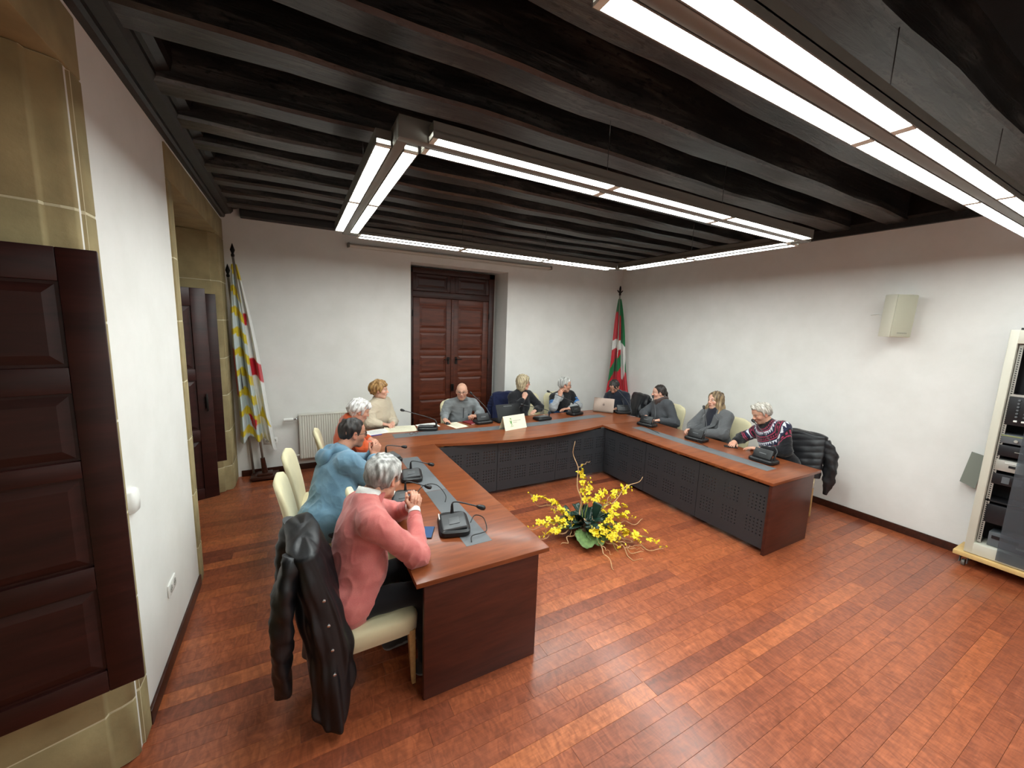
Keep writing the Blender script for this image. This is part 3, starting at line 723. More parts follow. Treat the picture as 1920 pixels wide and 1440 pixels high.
mb.build('lid_badge', M_grey, l1[0])
def mouse(label, x, y, rz):
    r = thing('computer_mouse', label, 'mouse', (x, y, TZ), rz)
    rings = [sup(0, 0, 0, .030, .052, 18, 2.6), sup(0, 0, .012, .031, .054, 18, 2.6), sup(0, -.004, .026, .024, .042, 18, 2.4), sup(0, -.008, .034, .010, .018, 18, 2)]
    MB().rings(rings).build('shell', M_black, r, smooth=True); MB().lathe([(.006, -.003), (.006, .003)], (0, .028, .026), 10, 'x').build('wheel', M_grey, r)
mouse('black computer mouse under the bald man\'s right hand', 1.83, 5.17, PI+.3)
def phone(label, x, y, rz, lit):
    r = thing('smartphone', label, 'phone', (x, y, TZ), rz)
    MB().bb(-.036, .036, -.075, .075, 0, .008).build('case', M_black, r, bevel=.003)
    MB().bb(-.033, .033, -.071, .071, .0079, .0085).build('screen', lit, r)
M_scrb = screen_mat('lit_phone_screen', (96, 140, 200), .55)
phone('smartphone with lit blue screen beside the pink sweater\'s elbow', .735, 2.43, -.45, M_scrb)
phone('dark smartphone under the hand of the man in the patterned sweater', 4.72, 2.86, .7, M_lapb)
tag(MB().lathe([(.0045, -.07), (.0045, .06), (.001, .07)], (0, 0, 0), 8, 'x').build('pen', plain('blue_pen', (60, 80, 190), .3), smooth=True), 'blue and white pen on the paper near the orange top', 'pen')
bpy.data.objects['pen'].location = (.84, 4.94, TZ+.005); bpy.data.objects['pen'].rotation_euler = (0, 0, .2)
tag(MB().lathe([(.004, -.07), (.004, .06), (.001, .07)], (0, 0, 0), 8, 'x').build('pen', plain('silver_pen', (150, 150, 155), .3, metal=.6), smooth=True), 'silver pen lying by the raised lid at the back right table corner', 'pen')
o = [q for q in bpy.data.objects if q.name.startswith('pen')][-1]; o.location = (4.80, 4.62, TZ+.005); o.rotation_euler = (0, 0, -.9)
# ================================================================ radiator
M_rad = plain('radiator_enamel', (222, 219, 208), .4)
r = thing('radiator', 'cream ribbed panel radiator on the back wall', 'radiator', (.62, YB-.06, .16)); off = r.location
x0, x1, z0, z1, yf = .01, 1.21, .19, .81, YB-.10
N = 40; prof = []
for i in range(N*4+1):
    x = x0+(x1-x0)*i/(N*4); prof.append((x, yf-(.0, .009, .009, .0)[i % 4]))
mb = MB(); poly = prof+[(x1, yf+.03), (x0, yf+.03)]
mb.prism(poly, z0, z1).build('ribbed_panel', M_rad, r, off=off)
MB().bb(x0-.005, x1+.005, yf-.012, YB-.03, z1-.005, z1+.012).build('top_grille', M_rad, r, off=off, bevel=.004)
for a in (x0-.005, x1-.003): MB().bb(a, a+.008, yf-.008, YB-.03, z0, z1).build('side_cover', M_rad, r, off=off)
MB().bb(x0, x1, yf+.04, YB-.035, z0, z1).build('rear_panel', M_rad, r, off=off)
MB().tube([(x0-.01, yf+.02, z1-.05), (x0-.07, yf+.02, z1-.05)], .012, 10).build('valve', M_chrome, r, off=off, smooth=True)
MB().lathe([(.016, -.19), (.022, -.185), (.024, -.10), (.02, -.07)], (x0, yf+.02, z1-.05), 14, 'x').build('thermostat', M_whitep, r, off=off, smooth=True, auto=40)
MB().tube([(x0-.01, yf+.02, z0+.05), (x0-.05, yf+.02, z0+.05), (x0-.055, yf+.02, z0+.02), (x0-.055, yf+.02, .0)], .011, 8).build('pipe', M_rad, r, off=off, smooth=True)
for x in (x0+.25, x1-.25): MB().bb(x-.015, x+.015, yf+.03, YB-.001, z0+.05, z1-.05).build('bracket', M_rad, r, off=off)
# ================================================================ sockets on the walls
M_hole = plain('socket_well', (176, 174, 168), .5)
def socket(label, loc, rz, n):
    r = thing('wall_socket', label, 'socket', loc, rz)      # local -y faces the room
    w_ = .078*n
    MB().bb(-w_/2, w_/2, -.012, 0, -.042, .042).build('cover_plate', M_whitep, r, bevel=.005)
    for k in range(n):
        cx = -w_/2+.039+.078*k
        MB().lathe([(.024, -.0135), (.024, -.006)], (cx, 0, 0), 18, 'y').build('socket_well', M_hole, r)
        for s in (-1, 1): MB().lathe([(.003, -.0145), (.003, -.008)], (cx+s*.009, 0, 0), 8, 'y').build('pin_hole', M_black, r)
socket('white double socket on the back wall between the flags and radiator', (-.345, YB, .466), 0, 2)
socket('white double socket low on the left wall between the windows', (XL, 3.01, .45), PI/2, 2)
r = thing('intercom', 'white rounded wall unit half hidden behind the big shutter', 'intercom', (XL, 2.525, 1.22))
MB().rings([[(0, -.07+.14*0, 0)]]*0+[sup(0, 0, z, -.001+.034*f, .05*f, 18, 3, lambda p: (p[0]+.0, p[1], p[2])) for z, f in ((-.06, .6), (-.05, .9), (0, 1), (.05, .9), (.06, .6))]).build('shell', M_whitep, r, smooth=True)
# ================================================================ rolled projection screen on the back wall
r = thing('projection_screen', 'slim rolled up projection screen case high on the back wall', 'projector screen', (2.41, YB-.05, 3.19)); off = r.location
MB().tube([(.72, YB-.055, 3.185), (4.10, YB-.055, 3.205)], .022, 12).build('case', M_wallp := plain('screen_case', (205, 200, 190), .5), r, off=off, smooth=True, auto=60)
MB().bb(.72, 4.10, YB-.058, YB-.052, 3.155, 3.172).build('bottom_bar', M_wallp, r, off=off)
for x, z in ((.71, 3.185), (4.11, 3.205)): MB().bb(x-.012, x+.012, YB-.085, YB, z-.03, z+.03).build('end_bracket', M_hous, r, off=off, bevel=.003)
# ================================================================ loudspeaker on the right wall
r = thing('wall_speaker', 'beige box loudspeaker on a bracket high on the right wall', 'speaker', (XR, 1.83, 2.40), 0)
M_spk = plain('beige_speaker_cabinet', (214, 210, 192), .6); M_spg = plain('speaker_grille_cloth', (186, 184, 164), .9, bump=.3, bscale=500)
R = Rz(1.05) @ Ry(-.04)
def sp(x, y, z): return R @ Vector((x, y, z))+Vector((-.19, 0, 0))
pol = [(-.09, -.11), (-.09, .11), (.075, .085), (.075, -.085)]
mb = MB(); mb.prism(pol, -.225, .225, lambda x, y, z: sp(x, y, z)); mb.build('cabinet', M_spk, r, bevel=.008)
MB().prism([(-.102, -.104), (-.102, .104), (-.090, .106), (-.090, -.106)], -.217, .217, lambda x, y, z: sp(x, y, z)).build('grille', M_spg, r, bevel=.003)
mb = MB()
for i in range(8): mb.prism([(-.1035, -.055+i*.013), (-.1035, -.047+i*.013), (-.1025, -.047+i*.013), (-.1025, -.055+i*.013)], -.185, -.172, lambda x, y, z: sp(x, y, z))
mb.build('badge', plain('speaker_badge', (140, 140, 128), .5), r)
MB().bb(-.012, 0, -.04, .04, -.07, .07).tube([(-.01, 0, 0), (-.13, .02, 0)], .014, 8).build('bracket', M_grey, r, bevel=.002)
MB().tube([(-.008, .28, .02), (-.012, .2, .03), (-.05, .12, .0), (-.11, .08, -.03)], .005, 6).build('cable', M_whitep, r, smooth=True)
# ================================================================ equipment rack
M_rack = plain('rack_grey_enamel', (206, 203, 188), .45); M_rin = plain('rack_inside_black', (18, 18, 22), .6)
M_dk = plain('device_black', (28, 28, 32), .4); M_dsil = plain('device_silver', (186, 184, 176), .4, metal=.3); M_dgrey = plain('device_grey', (96, 100, 104), .45)
FXr, BX, ry1, ry0, rz0, rz1 = 5.60, 5.875, 1.00, .38, .15, 2.27
r = thing('equipment_rack', 'tall grey equipment rack on castors by the right wall', 'rack', (5.74, .69, 0)); off = r.location
MB().bb(FXr-.03, BX+.01, ry0-.03, ry1+.06, .105, .145).build('plywood_base', plain('plywood', (214, 178, 116), .6, var=.1), r, off=off, bevel=.003)
for x, y in ((FXr+.03, ry1-.01), (FXr+.03, ry0+.03), (BX-.05, ry1-.01), (BX-.05, ry0+.03)):
    c = MB().bb(x-.03, x+.03, y-.03, y+.03, .095, .105).bb(x-.022, x+.022, y-.028, y-.022, .03, .1).bb(x-.022, x+.022, y+.022, y+.028, .03, .1); c = c.build('castor', M_grey, r, off=off)
    MB().lathe([(.028, -.012), (.032, -.008), (.032, .008), (.028, .012)], (x, y, .032), 16, 'y').build('wheel', M_hous, c, off=off)
MB().bb(FXr, FXr+.07, ry1-.055, ry1, rz0, rz1).build('post', M_rack, r, off=off, bevel=.006)
MB().bb(FXr, FXr+.07, ry0, ry0+.055, rz0, rz1).build('post', M_rack, r, off=off, bevel=.006)
for y in (ry1-.05, ry0): MB().bb(BX-.05, BX, y, y+.05, rz0, rz1).build('post', M_rack, r, off=off)
MB().bb(FXr+.002, BX, ry0, ry1, rz1-.12, rz1).build('top_panel', M_rack, r, off=off, bevel=.006)
MB().bb(FXr+.05, BX, ry0+.1, ry1-.05, rz1, rz1+.02).build('top_vent', M_black, r, off=off)
MB().bb(FXr+.002, BX, ry0, ry1, rz0, rz0+.11).build('bottom_panel', M_rack, r, off=off, bevel=.006)
MB().bb(BX-.015, BX-.005, ry0, ry1, rz0, rz1).build('back_panel', M_rin, r, off=off)
for y in (ry1-.02, ry0): MB().bb(FXr+.06, BX, y, y+.02, rz0, rz1).build('side_panel', M_rin, r, off=off)
for y in (ry1-.085, ry0+.06):
    mb = MB().bb(FXr+.05, FXr+.056, y, y+.025, rz0+.12, rz1-.13)
    mb.build('rack_rail', M_dsil, r, off=off)
    mb = MB(); z = rz0+.15
    while z < rz1-.16: mb.bb(FXr+.047, FXr+.0505, y+.007, y+.017, z, z+.009); z += .02
    mb.build('rail_holes', M_rin, r, off=off)
def dev(name, label, z0, z1, mat, dep=.18, inset=.045, y0=ry0+.07, y1=ry1-.07, cat='device'):
    t = thing(name, label, cat, (FXr+inset, (y0+y1)/2, z0)); o_ = t.location
    MB().bb(FXr+inset, FXr+inset+dep, y0, y1, z0, z1).build('case', mat, t, off=o_, bevel=.003); return t, o_, FXr+inset, y0, y1, z0, z1
t, o_, fx, a, b, c0, c1 = dev('label_plate', 'beige panel at the top of the equipment rack', 2.00, 2.09, M_rack, .02, .06, ry0+.06, ry1-.15)
MB().bb(fx-.003, fx, a+.02, b-.02, 2.035, 2.042).build('slot', M_rin, t, off=o_)
t, o_, fx, a, b, c0, c1 = dev('mixing_console', 'black rack mixer with rows of small knobs', 1.42, 1.70, M_dk, .16)
MB().bb(fx-.006, fx, a, b, c1-.02, c1).build('top_trim', M_dsil, t, off=o_)
for i in range(9):
    y = b-.06-i*.045
    for k in range(6): MB().lathe([(.008, -.014), (.009, -.002), (.009, 0)], (fx, y, c1-.05-.03*k), 8, 'x').build('knob', M_dgrey, t, off=o_)
    MB().box((fx-.006, y, c0+.04), (.012, .022, .016)).build('fader_cap', M_whitep, t, off=o_, bevel=.003)
t, o_, fx, a, b, c0, c1 = dev('amplifier', 'dark amplifier with a greenish line below the rack mixer', 1.25, 1.33, M_dgrey)
MB().bb(fx-.003, fx, a, b, c1-.014, c1-.006).build('light_strip', plain('olive_strip', (150, 156, 96), .4), t, off=o_)
for i in range(3): MB().lathe([(.012, -.012), (.014, 0)], (fx, b-.09-i*.14, (c0+c1)/2-.01), 12, 'x').build('knob', M_dsil, t, off=o_)
t, o_, fx, a, b, c0, c1 = dev('audio_player', 'black audio device in the middle of the rack', 1.13, 1.23, M_dk)
MB().box((fx-.003, b-.12, c0+.05), (.004, .05, .006)).build('badge', M_dsil, t, off=o_)
t, o_, fx, a, b, c0, c1 = dev('receiver', 'silver wireless receiver with small display in the rack', .99, 1.09, M_dsil)
MB().box((fx-.002, b-.10, c0+.05), (.004, .04, .022)).build('display', M_rin, t, off=o_); MB().box((fx-.002, b-.10, c0+.08), (.003, .09, .006)).build('print', M_whitep, t, off=o_)
t, o_, fx, a, b, c0, c1 = dev('tape_deck', 'black glossy deck below the silver receiver in the rack', .86, .96, M_dk)
MB().box((fx-.003, b-.33, c0+.03), (.006, .07, .012)).build('button', M_dsil, t, off=o_)
for i in range(3): MB().box((fx-.001, b-.08-.07*i, c0+.05), (.003, .045, .06)).build('window', M_dgrey, t, off=o_)
t, o_, fx, a, b, c0, c1 = dev('rack_shelf_box', 'black box on the lower shelf of the rack', .48, .66, M_dk, .18, .05)
t, o_, fx, a, b, c0, c1 = dev('disc_player', 'small white disc player on a rack shelf', .70, .74, M_dsil, .14, .06, ry0+.07, ry1-.28)
t, o_, fx, a, b, c0, c1 = dev('video_recorder', 'grey video recorder at the bottom of the rack', .265, .40, M_dgrey, .18, .06, ry0+.08, ry1-.12)
MB().box((fx-.003, b-.10, c0+.09), (.004, .16, .03)).build('slot', M_dk, t, off=o_); MB().box((fx-.003, b-.25, c0+.05), (.006, .16, .018)).build('button_bar', M_dsil, t, off=o_)
t = MB().bb(FXr+.05, BX-.02, ry0+.06, ry1-.06, .685, .70).build('shelf', M_rin, r, off=off)
# tinted glass door leaf, hinged on the far side of the frame
gm = NT('smoked_glass'); gm.set(Base_Color=(.32, .36, .40, 1), Roughness=.05, Transmission_Weight=.85, IOR=1.3)
MB().bb(FXr-.014, FXr-.008, ry0, .80, rz0+.02, rz1-.01).build('glass_door', gm.m, r, off=off)
o = MB().prism([(0, 0), (.10, .02), (.14, -.30), (.03, -.34)], -.0015, .0015, lambda x, y, z: (5.83+z+.0*x, 1.02+x*1.0, 1.06+y)).build('paper_tag', plain('grey_label', (128, 132, 122), .7)); tag(o, 'grey paper tag hanging at the back edge of the rack', 'tag')

# ================================================================ flags
M_flag = attr_mat('flag_silk', .55, .05, 120, .2)
M_pole = plain('brass_pole', (168, 160, 148), .35, metal=.5)
def flag(label, base, top, v0, v1, width0, width1, side, colfn, finial, seed, stand=True, name='flag', ua=.42):
    """pole from base to top; cloth hangs from v0 to v1 (fractions from the top) gathered in folds"""
    B, T = Vector(base), Vector(top); r = thing(name, label, 'flag', base); off = base
    MB().tube([B+Vector((0, 0, .02)), T], .014, 10).build('pole', M_pole, r, off=off, smooth=True)
    if finial == 'spear':
        MB().tube([T, T+Vector((0, 0, .02)), T+Vector((0, 0, .04)), T+Vector((0, 0, .08)), T+Vector((0, 0, .16))], [.016, .02, .012, .026, .002], 10).build('finial', M_iron, r, off=off, smooth=True)
    else:
        f = MB(); f.ell(T+Vector((0, 0, .03)), (.022, .022, .03))
        for s in (-1, 1): f.ell(T+Vector((s*.035, 0, .075)), (.012, .014, .05), R=Ry(s*.9))
        f.ell(T+Vector((0, 0, .12)), (.02, .02, .07)); f.build('finial', M_iron, r, off=off, smooth=True)
    if stand:
        st = MB(); st.bb(B.x-.16, B.x+.16, B.y-.12, B.y+.12, .02, .06).bb(B.x-.09, B.x+.09, B.y-.07, B.y+.07, .06, .085)
        st.build('stand', M_base, r, off=off, bevel=.008)
        for sx in (-1, 1):
            for sy in (-1, 1): MB().ell((B.x+sx*.13, B.y+sy*.09, .011), (.022, .022, .011), 10, 5).build('foot', M_base, r, off=off, smooth=True)
        MB().tube([B+Vector((0, 0, .08)), B+(T-B)*.1], [.035, .026], 10).build('socket', M_base, r, off=off, smooth=True, auto=50)
    nu, nv = 70, 120; rr = random.Random(seed); ph = [rr.random()*6.3 for _ in range(8)]; sx, sy = Vector(side).normalized(), None
    sy = Vector((-sx.y, sx.x, 0)); P = []; Cc = []
    for j in range(nv+1):
        v = j/nv; hem = 0
        for i in range(nu+1):
            u = i/nu
            vv = v0+(v1-v0)*v; w_ = width0+(width1-width0)*v**.8
            z = T.z+(B.z-T.z)*vv; c = T+(B-T)*vv
            x = (u-ua)*w_*(1+.12*math.sin(v*5+ph[5]))
            d = (.006+.055*min(1, v*1.5))*(math.sin(u*17+ph[0]+v*1.5)+.5*math.sin(u*31+ph[1]-v*2)+.35*math.sin(u*9+v*6+ph[2]))
            dz = -.10*v*(u-.3)**2*4+ .03*v*math.sin(u*14+ph[3])
            P.append(c+sx*x+sy*d+Vector((0, 0, dz-(c.z-z)))-Vector(off)); Cc.append(lin(colfn(u, v)))
    me = bpy.data.meshes.new('cloth'); me.from_pydata([tuple(p) for p in P], [], [(j*(nu+1)+i, j*(nu+1)+i+1, (j+1)*(nu+1)+i+1, (j+1)*(nu+1)+i) for j in range(nv) for i in range(nu)])
    me.polygons.foreach_set('use_smooth', [True]*len(me.polygons)); me.materials.append(M_flag); setcol(me, np.array(Cc)); o = link('cloth', me, r)
    md = o.modifiers.new('thickness', 'SOLIDIFY'); md.thickness = .002
    return r
YEL, WHI, RED, PAL, GRN = (214, 190, 40), (232, 232, 228), (196, 28, 44), (196, 208, 208), (22, 112, 62)
def col_prov(u, v):
    if u > .60+.02*math.sin(v*9):                      # white part with red squares
        if .26 < v < .33 and u < .78-(v-.26)*1.2: return RED
        if .515 < v < .61: return RED
        if .78 < v < .86 and abs(u-.8) < (v-.78)*2.2: return YEL
        if v < .08: return YEL
        return WHI
    k = (v*8.6+.10*math.sin(u*7)-u*.35) % 1
    if u < .06 and .45 < v < .72: return RED
    if .86 < v < .93 and abs(u-.42) < .13-(v-.86)*1.1: return RED
    return YEL if k < (.46-.18*(u < .2)) else PAL
def col_basque(u, v):
    if u > .66:
        if v < .46: return GRN
        if v < .58: return WHI
        return WHI if (u-.66) < .34*(1-(v-.58)/.36) and v < .86 else (GRN if v < .72 else RED)
    if v < .14+.10*max(0, u-.2): return GRN
    if .44 < v < .535: return WHI
    d = v-(.735-.16*(u/.66))
    if 0 < d < .145: return GRN
    return RED
flag('yellow, white and red flag draped on a stand in the left corner', (-.42, 6.03, 0), (-.625, 6.02, 2.86), .03, .80, .05, .44, (1, .05, 0), col_prov, 'spear', 3, ua=.52)
flag('bare topped second flag pole behind the yellow and white flag', (-.555, 6.12, 0), (-.695, 6.10, 2.62), .12, .50, .02, .07, (1, 0, 0), lambda u, v: (74, 60, 60), 'spear', 5, False)
flag('red, green and white flag on a pole in the far right corner', (5.66, 5.86, 0), (5.57, 5.90, 2.80), .02, .66, .04, .46, (1, -.75, 0), col_basque, 'leaf', 8)
# ================================================================ flower arrangement on the floor
M_twig = wood('pale_corkscrew_willow', (176, 128, 86), (222, 184, 140), rough=.6)
M_leaf = plain('dark_green_leaf', (26, 50, 40), .28, var=.35, vscale=14)
M_kale = plain('frilled_green_leaf', (92, 118, 62), .6, var=.35, vscale=30)
M_petal = plain('yellow_orchid_petal', (232, 206, 36), .5, var=.12, vscale=60)
M_stem = plain('green_flower_stem', (140, 150, 70), .5)
M_pot = plain('woven_basket', (92, 66, 44), .8, bump=.4, bscale=90)
fx0, fy0 = 2.60, 3.02
fl = thing('flower_arrangement', 'yellow orchid arrangement with curly pale twigs on the floor inside the table', 'flower arrangement', (fx0, fy0, 0))
MB().lathe([(.10, 0), (.15, .02), (.17, .09), (.155, .12), (.13, .125)], (0, 0, 0), 20).build('basket', M_pot, fl, smooth=True, auto=45)
RF = random.Random(11)
def curly(p0, p1, amp, n, seed, sag=0):
    q = random.Random(seed); p0, p1 = Vector(p0), Vector(p1); d = p1-p0; a = d.orthogonal().normalized(); b = d.normalized().cross(a); pts = []
    ph = [q.random()*6 for _ in range(4)]; fr = q.uniform(2.2, 3.6)
    for i in range(n+1):
        t = i/n; k = amp*math.sin(PI*min(1, t*1.6+.1)) if t < .55 else amp
        pts.append(p0+d*t+a*k*(math.sin(fr*6.28*t+ph[0])+.4*math.sin(13*t+ph[1]))+b*k*(math.cos(fr*5.2*t+ph[2])+.4*math.sin(17*t+ph[3]))+Vector((0, 0, -sag*math.sin(PI*t))))
    for p in pts: p.z = max(p.z, .006)
    return pts
# twig end points in local coords (x right, y away, z up)
twigs = [((.0, .05, .10), (.02, .30, .93), .016), ((.1, .05, .1), (.92, .12, .46), .02), ((.08, -.02, .1), (.75, -.10, .03), .02), ((-.05, .02, .1), (-.62, .22, .10), .03), ((-.03, .05, .1), (-.45, .40, .33), .03),
         ((-.05, -.03, .12), (-.40, -.15, .06), .02), ((.0, -.08, .1), (-.16, -.62, .02), .018), ((.03, -.1, .1), (.14, -.66, .012), .03), ((.08, -.1, .1), (.46, -.62, .02), .025), ((.02, -.1, .12), (.22, -.58, .03), .03),
         ((.05, .0, .12), (.30, -.30, .04), .02), ((-.08, .0, .12), (-.66, .05, .04), .025), ((.0, .0, .14), (-.28, .22, .22), .03), ((.1, 0, .12), (.62, .25, .25), .02), ((-.02, -.05, .13), (.34, -.40, .02), .02)]
ENDS = []
for k, (a, b, amp) in enumerate(twigs):
    pts = curly(a, b, amp, 22, k+5); ENDS.append(pts)
    MB().tube(pts, [.009-.006*i/22 for i in range(23)], 6).build('twig', M_twig, fl, smooth=True)
    q = random.Random(k); i = q.randint(9, 16); d = Vector((q.uniform(-1, 1), q.uniform(-1, 1), q.uniform(.0, .9))).normalized()
    MB().tube(curly(pts[i], pts[i]+d*q.uniform(.10, .20), .01, 10, k+60), [.004-.0024*j/10 for j in range(11)], 5).build('twig', M_twig, fl, smooth=True)
# broad leaves
def leaf_mesh(L, W, bend, frill=0, n=12, m=6):
    def f(u, v):
        wv = W*math.sin(PI*min(1, (v*.92+.04)))**.7; x = (u-.5)*wv; fz = frill*abs(u-.5)*2*math.sin(v*40+u*7)
        return (x, L*v*math.cos(bend*v), L*v*math.sin(bend*(1-v))*.6+.25*abs(x)+fz)
    me = bpy.data.meshes.new('leaf'); mb = MB().grid(f, m, n); me.from_pydata(mb.v, [], mb.f); me.polygons.foreach_set('use_smooth', [True]*len(me.polygons)); return me
LM = [leaf_mesh(.30, .11, .9), leaf_mesh(.24, .10, .6), leaf_mesh(.34, .085, 1.2)]; KM = [leaf_mesh(.27, .21, .35, .012), leaf_mesh(.22, .19, .15, .012)]
for me in LM: me.materials.append(M_leaf)
for me in KM: me.materials.append(M_kale)
def add_leaf(me, loc, rz, tilt, s=1, name='leaf'):
    o = link(name, me, fl); o.location = loc; o.rotation_euler = (tilt, RF.uniform(-.3, .3), rz); o.scale = (s, s, s)
    md = o.modifiers.new('t', 'SOLIDIFY'); md.thickness = .002
for k in range(28):
    a = k*2.4; rad = .03+.06*(k % 3); add_leaf(LM[k % 3], (rad*math.cos(a)+.03, rad*math.sin(a), .12), a-PI/2+RF.uniform(-.3, .3), RF.uniform(-.15, .55), RF.uniform(.75, 1.1))
add_leaf(LM[2], (.12, .0, .14), -PI/2+.4, 1.15, 1.15); add_leaf(LM[2], (.05, .05, .14), .3, .9, .9)
for a, t in ((-2.2, -.2), (-1.75, -.25), (.15, .1), (-1.3, -.2), (3.0, .0), (2.3, -.1), (.6, .1)): add_leaf(KM[RF.randint(0, 1)], (.10*math.cos(a), .10*math.sin(a), .11), a-PI/2, t, RF.uniform(.9, 1.15), 'frilled_leaf')
# orchid sprays: stem plus small blossoms
def blossom():
    mb = MB()
    for k in range(5):
        a = k*2*PI/5+.3; R = Rz(a)
        w_ = .016 if k else .022
        pts = [R @ Vector(p) for p in ((0, 0, 0), (-w_*.5, .012, .004), (-w_*.35, .024, .001), (w_*.35, .024, .001), (w_*.5, .012, .004))]
        mb.add(pts, [(0, 4, 3, 2, 1)])
    mb.ell((0, 0, .004), (.005, .005, .006), 6, 4)
    me = bpy.data.meshes.new('blossom'); me.from_pydata(mb.v, [], mb.f); me.materials.append(M_petal); return me
BL = blossom()
def bud():
    mb = MB().ell((0, 0, 0), (.006, .006, .010), 6, 4); me = bpy.data.meshes.new('bud'); me.from_pydata(mb.v, [], mb.f); me.materials.append(M_petal); return me
BD = bud()
sprays = [((0, .05, .14), (.20, .35, .62), 13), ((.02, .03, .14), (.16, .15, .52), 9), ((-.05, .05, .13), (-.48, .38, .38), 14), ((-.05, .0, .12), (-.62, .12, .16), 16), ((-.08, 0, .12), (-.56, .02, .08), 15), ((-.06, .0, .12), (-.30, .18, .26), 10),
          ((.1, .02, .13), (.80, .16, .34), 16), ((.1, 0, .13), (.62, .02, .20), 17), ((.1, -.02, .12), (.62, -.10, .10), 14), ((.1, .05, .14), (.44, .20, .34), 14), ((.05, -.08, .12), (.38, -.46, .06), 17), ((.05, -.1, .12), (.52, -.60, .05), 16),
          ((0, -.1, .12), (.12, -.42, .08), 12), ((-.05, -.1, .12), (-.12, -.38, .12), 12), ((.05, -.05, .12), (.30, -.22, .14), 10), ((.0, -.1, .12), (.04, -.46, .05), 8)]
BN = 0
for k, (a, b, n) in enumerate(sprays):
    pts = curly(a, b, .008, 14, 90+k, -.05); MB().tube(pts, [.004-.002*i/14 for i in range(15)], 5).build('flower_stem', M_stem, fl, smooth=True)
    for i in range(n):
        t = .38+.62*i/(n-1); p = pts[min(14, int(t*14))]
        q = p+Vector((RF.gauss(0, .022), RF.gauss(0, .022), RF.gauss(.008, .018))); q.z = max(q.z, .015)
        late = i > n-4
        o = link('bud' if late else 'blossom', BD if late else BL, fl); o.location = q
        o.rotation_euler = (RF.uniform(-.9, .9), RF.uniform(-.9, .9), RF.uniform(0, 6)); sc = RF.uniform(1.2, 1.75); o.scale = (sc, sc, sc)
# ================================================================ people: smooth implicit bodies meshed by surface nets
V3 = lambda *a: np.array(a, float)
def unit(v): v = np.asarray(v, float); return v/max(np.linalg.norm(v), 1e-9)
def smin(a, b, k):
    if k <= 0: return np.minimum(a, b)
    h = np.maximum(k-np.abs(a-b), 0)/k; return np.minimum(a, b)-h*h*k*.25
class Field:
    def __init__(s, lo, hi, h):
        s.lo = np.asarray(lo, float); s.h = h; s.n = np.ceil((np.asarray(hi)-s.lo)/h).astype(int)+1
        s.F = np.full(s.n, .25, np.float32)
    def win(s, lo, hi):
        a = np.clip(np.floor((lo-s.lo)/s.h).astype(int), 0, s.n-1); b = np.clip(np.ceil((hi-s.lo)/s.h).astype(int)+1, 0, s.n)
        sl = tuple(slice(i, j) for i, j in zip(a, b))
        g = [(s.lo[i]+s.h*np.arange(a[i], b[i])).astype(np.float32) for i in range(3)]
        return sl, (g[0][:, None, None], g[1][None, :, None], g[2][None, None, :])
    def put(s, prims, grow=0.):
        for kind, args, lo, hi, k in prims:
            m = .03+k+grow
            sl, P = s.win(lo-m, hi+m)
            if any(q.stop <= q.start for q in sl): continue
            d = dist(kind, args, P)-grow
            if kind[0] == '-': s.F[sl] = -smin(-s.F[sl], d, k)
            elif kind[0] == '&': s.F[sl] = np.maximum(s.F[sl], d)
            else: s.F[sl] = smin(s.F[sl], d, k)
        return s
def dist(kind, a, P):
    X, Y, Z = P; kind = kind.lstrip('-&')
    if kind == 'cap':
        A, B, ra, rb, flat = a
        d = B-A; L2 = float(d @ d)+1e-9
        px, py, pz = X-A[0], Y-A[1], Z-A[2]
        if flat is not None:
            n, sc = flat; q = (px*n[0]+py*n[1]+pz*n[2])*(1/sc-1); px, py, pz = px+q*n[0], py+q*n[1], pz+q*n[2]
        t = np.clip((px*d[0]+py*d[1]+pz*d[2])/L2, 0, 1)
        return np.sqrt((px-t*d[0])**2+(py-t*d[1])**2+(pz-t*d[2])**2)-(ra+(rb-ra)*t)
    c, r, R = a
    px, py, pz = X-c[0], Y-c[1], Z-c[2]
    q = [(px*R[0, i]+py*R[1, i]+pz*R[2, i]) for i in range(3)]
    k0 = np.sqrt(sum((q[i]/r[i])**2 for i in range(3))); k1 = np.sqrt(sum((q[i]/r[i]**2)**2 for i in range(3)))+1e-6
    return k0*(k0-1)/k1
I3 = np.eye(3)
def cap(A, B, ra, rb, k=.02, flat=None, sub=''):
    A, B = np.asarray(A, float), np.asarray(B, float); r = max(ra, rb)
    return (sub+'cap', (A, B, ra, rb, flat), np.minimum(A, B)-r, np.maximum(A, B)+r, k)
def ell(c, r, k=.02, R=I3, sub=''):
    c, r = np.asarray(c, float), np.asarray(r, float); m = float(np.max(r)); return (sub+'ell', (c, r, R), c-m, c+m, k)
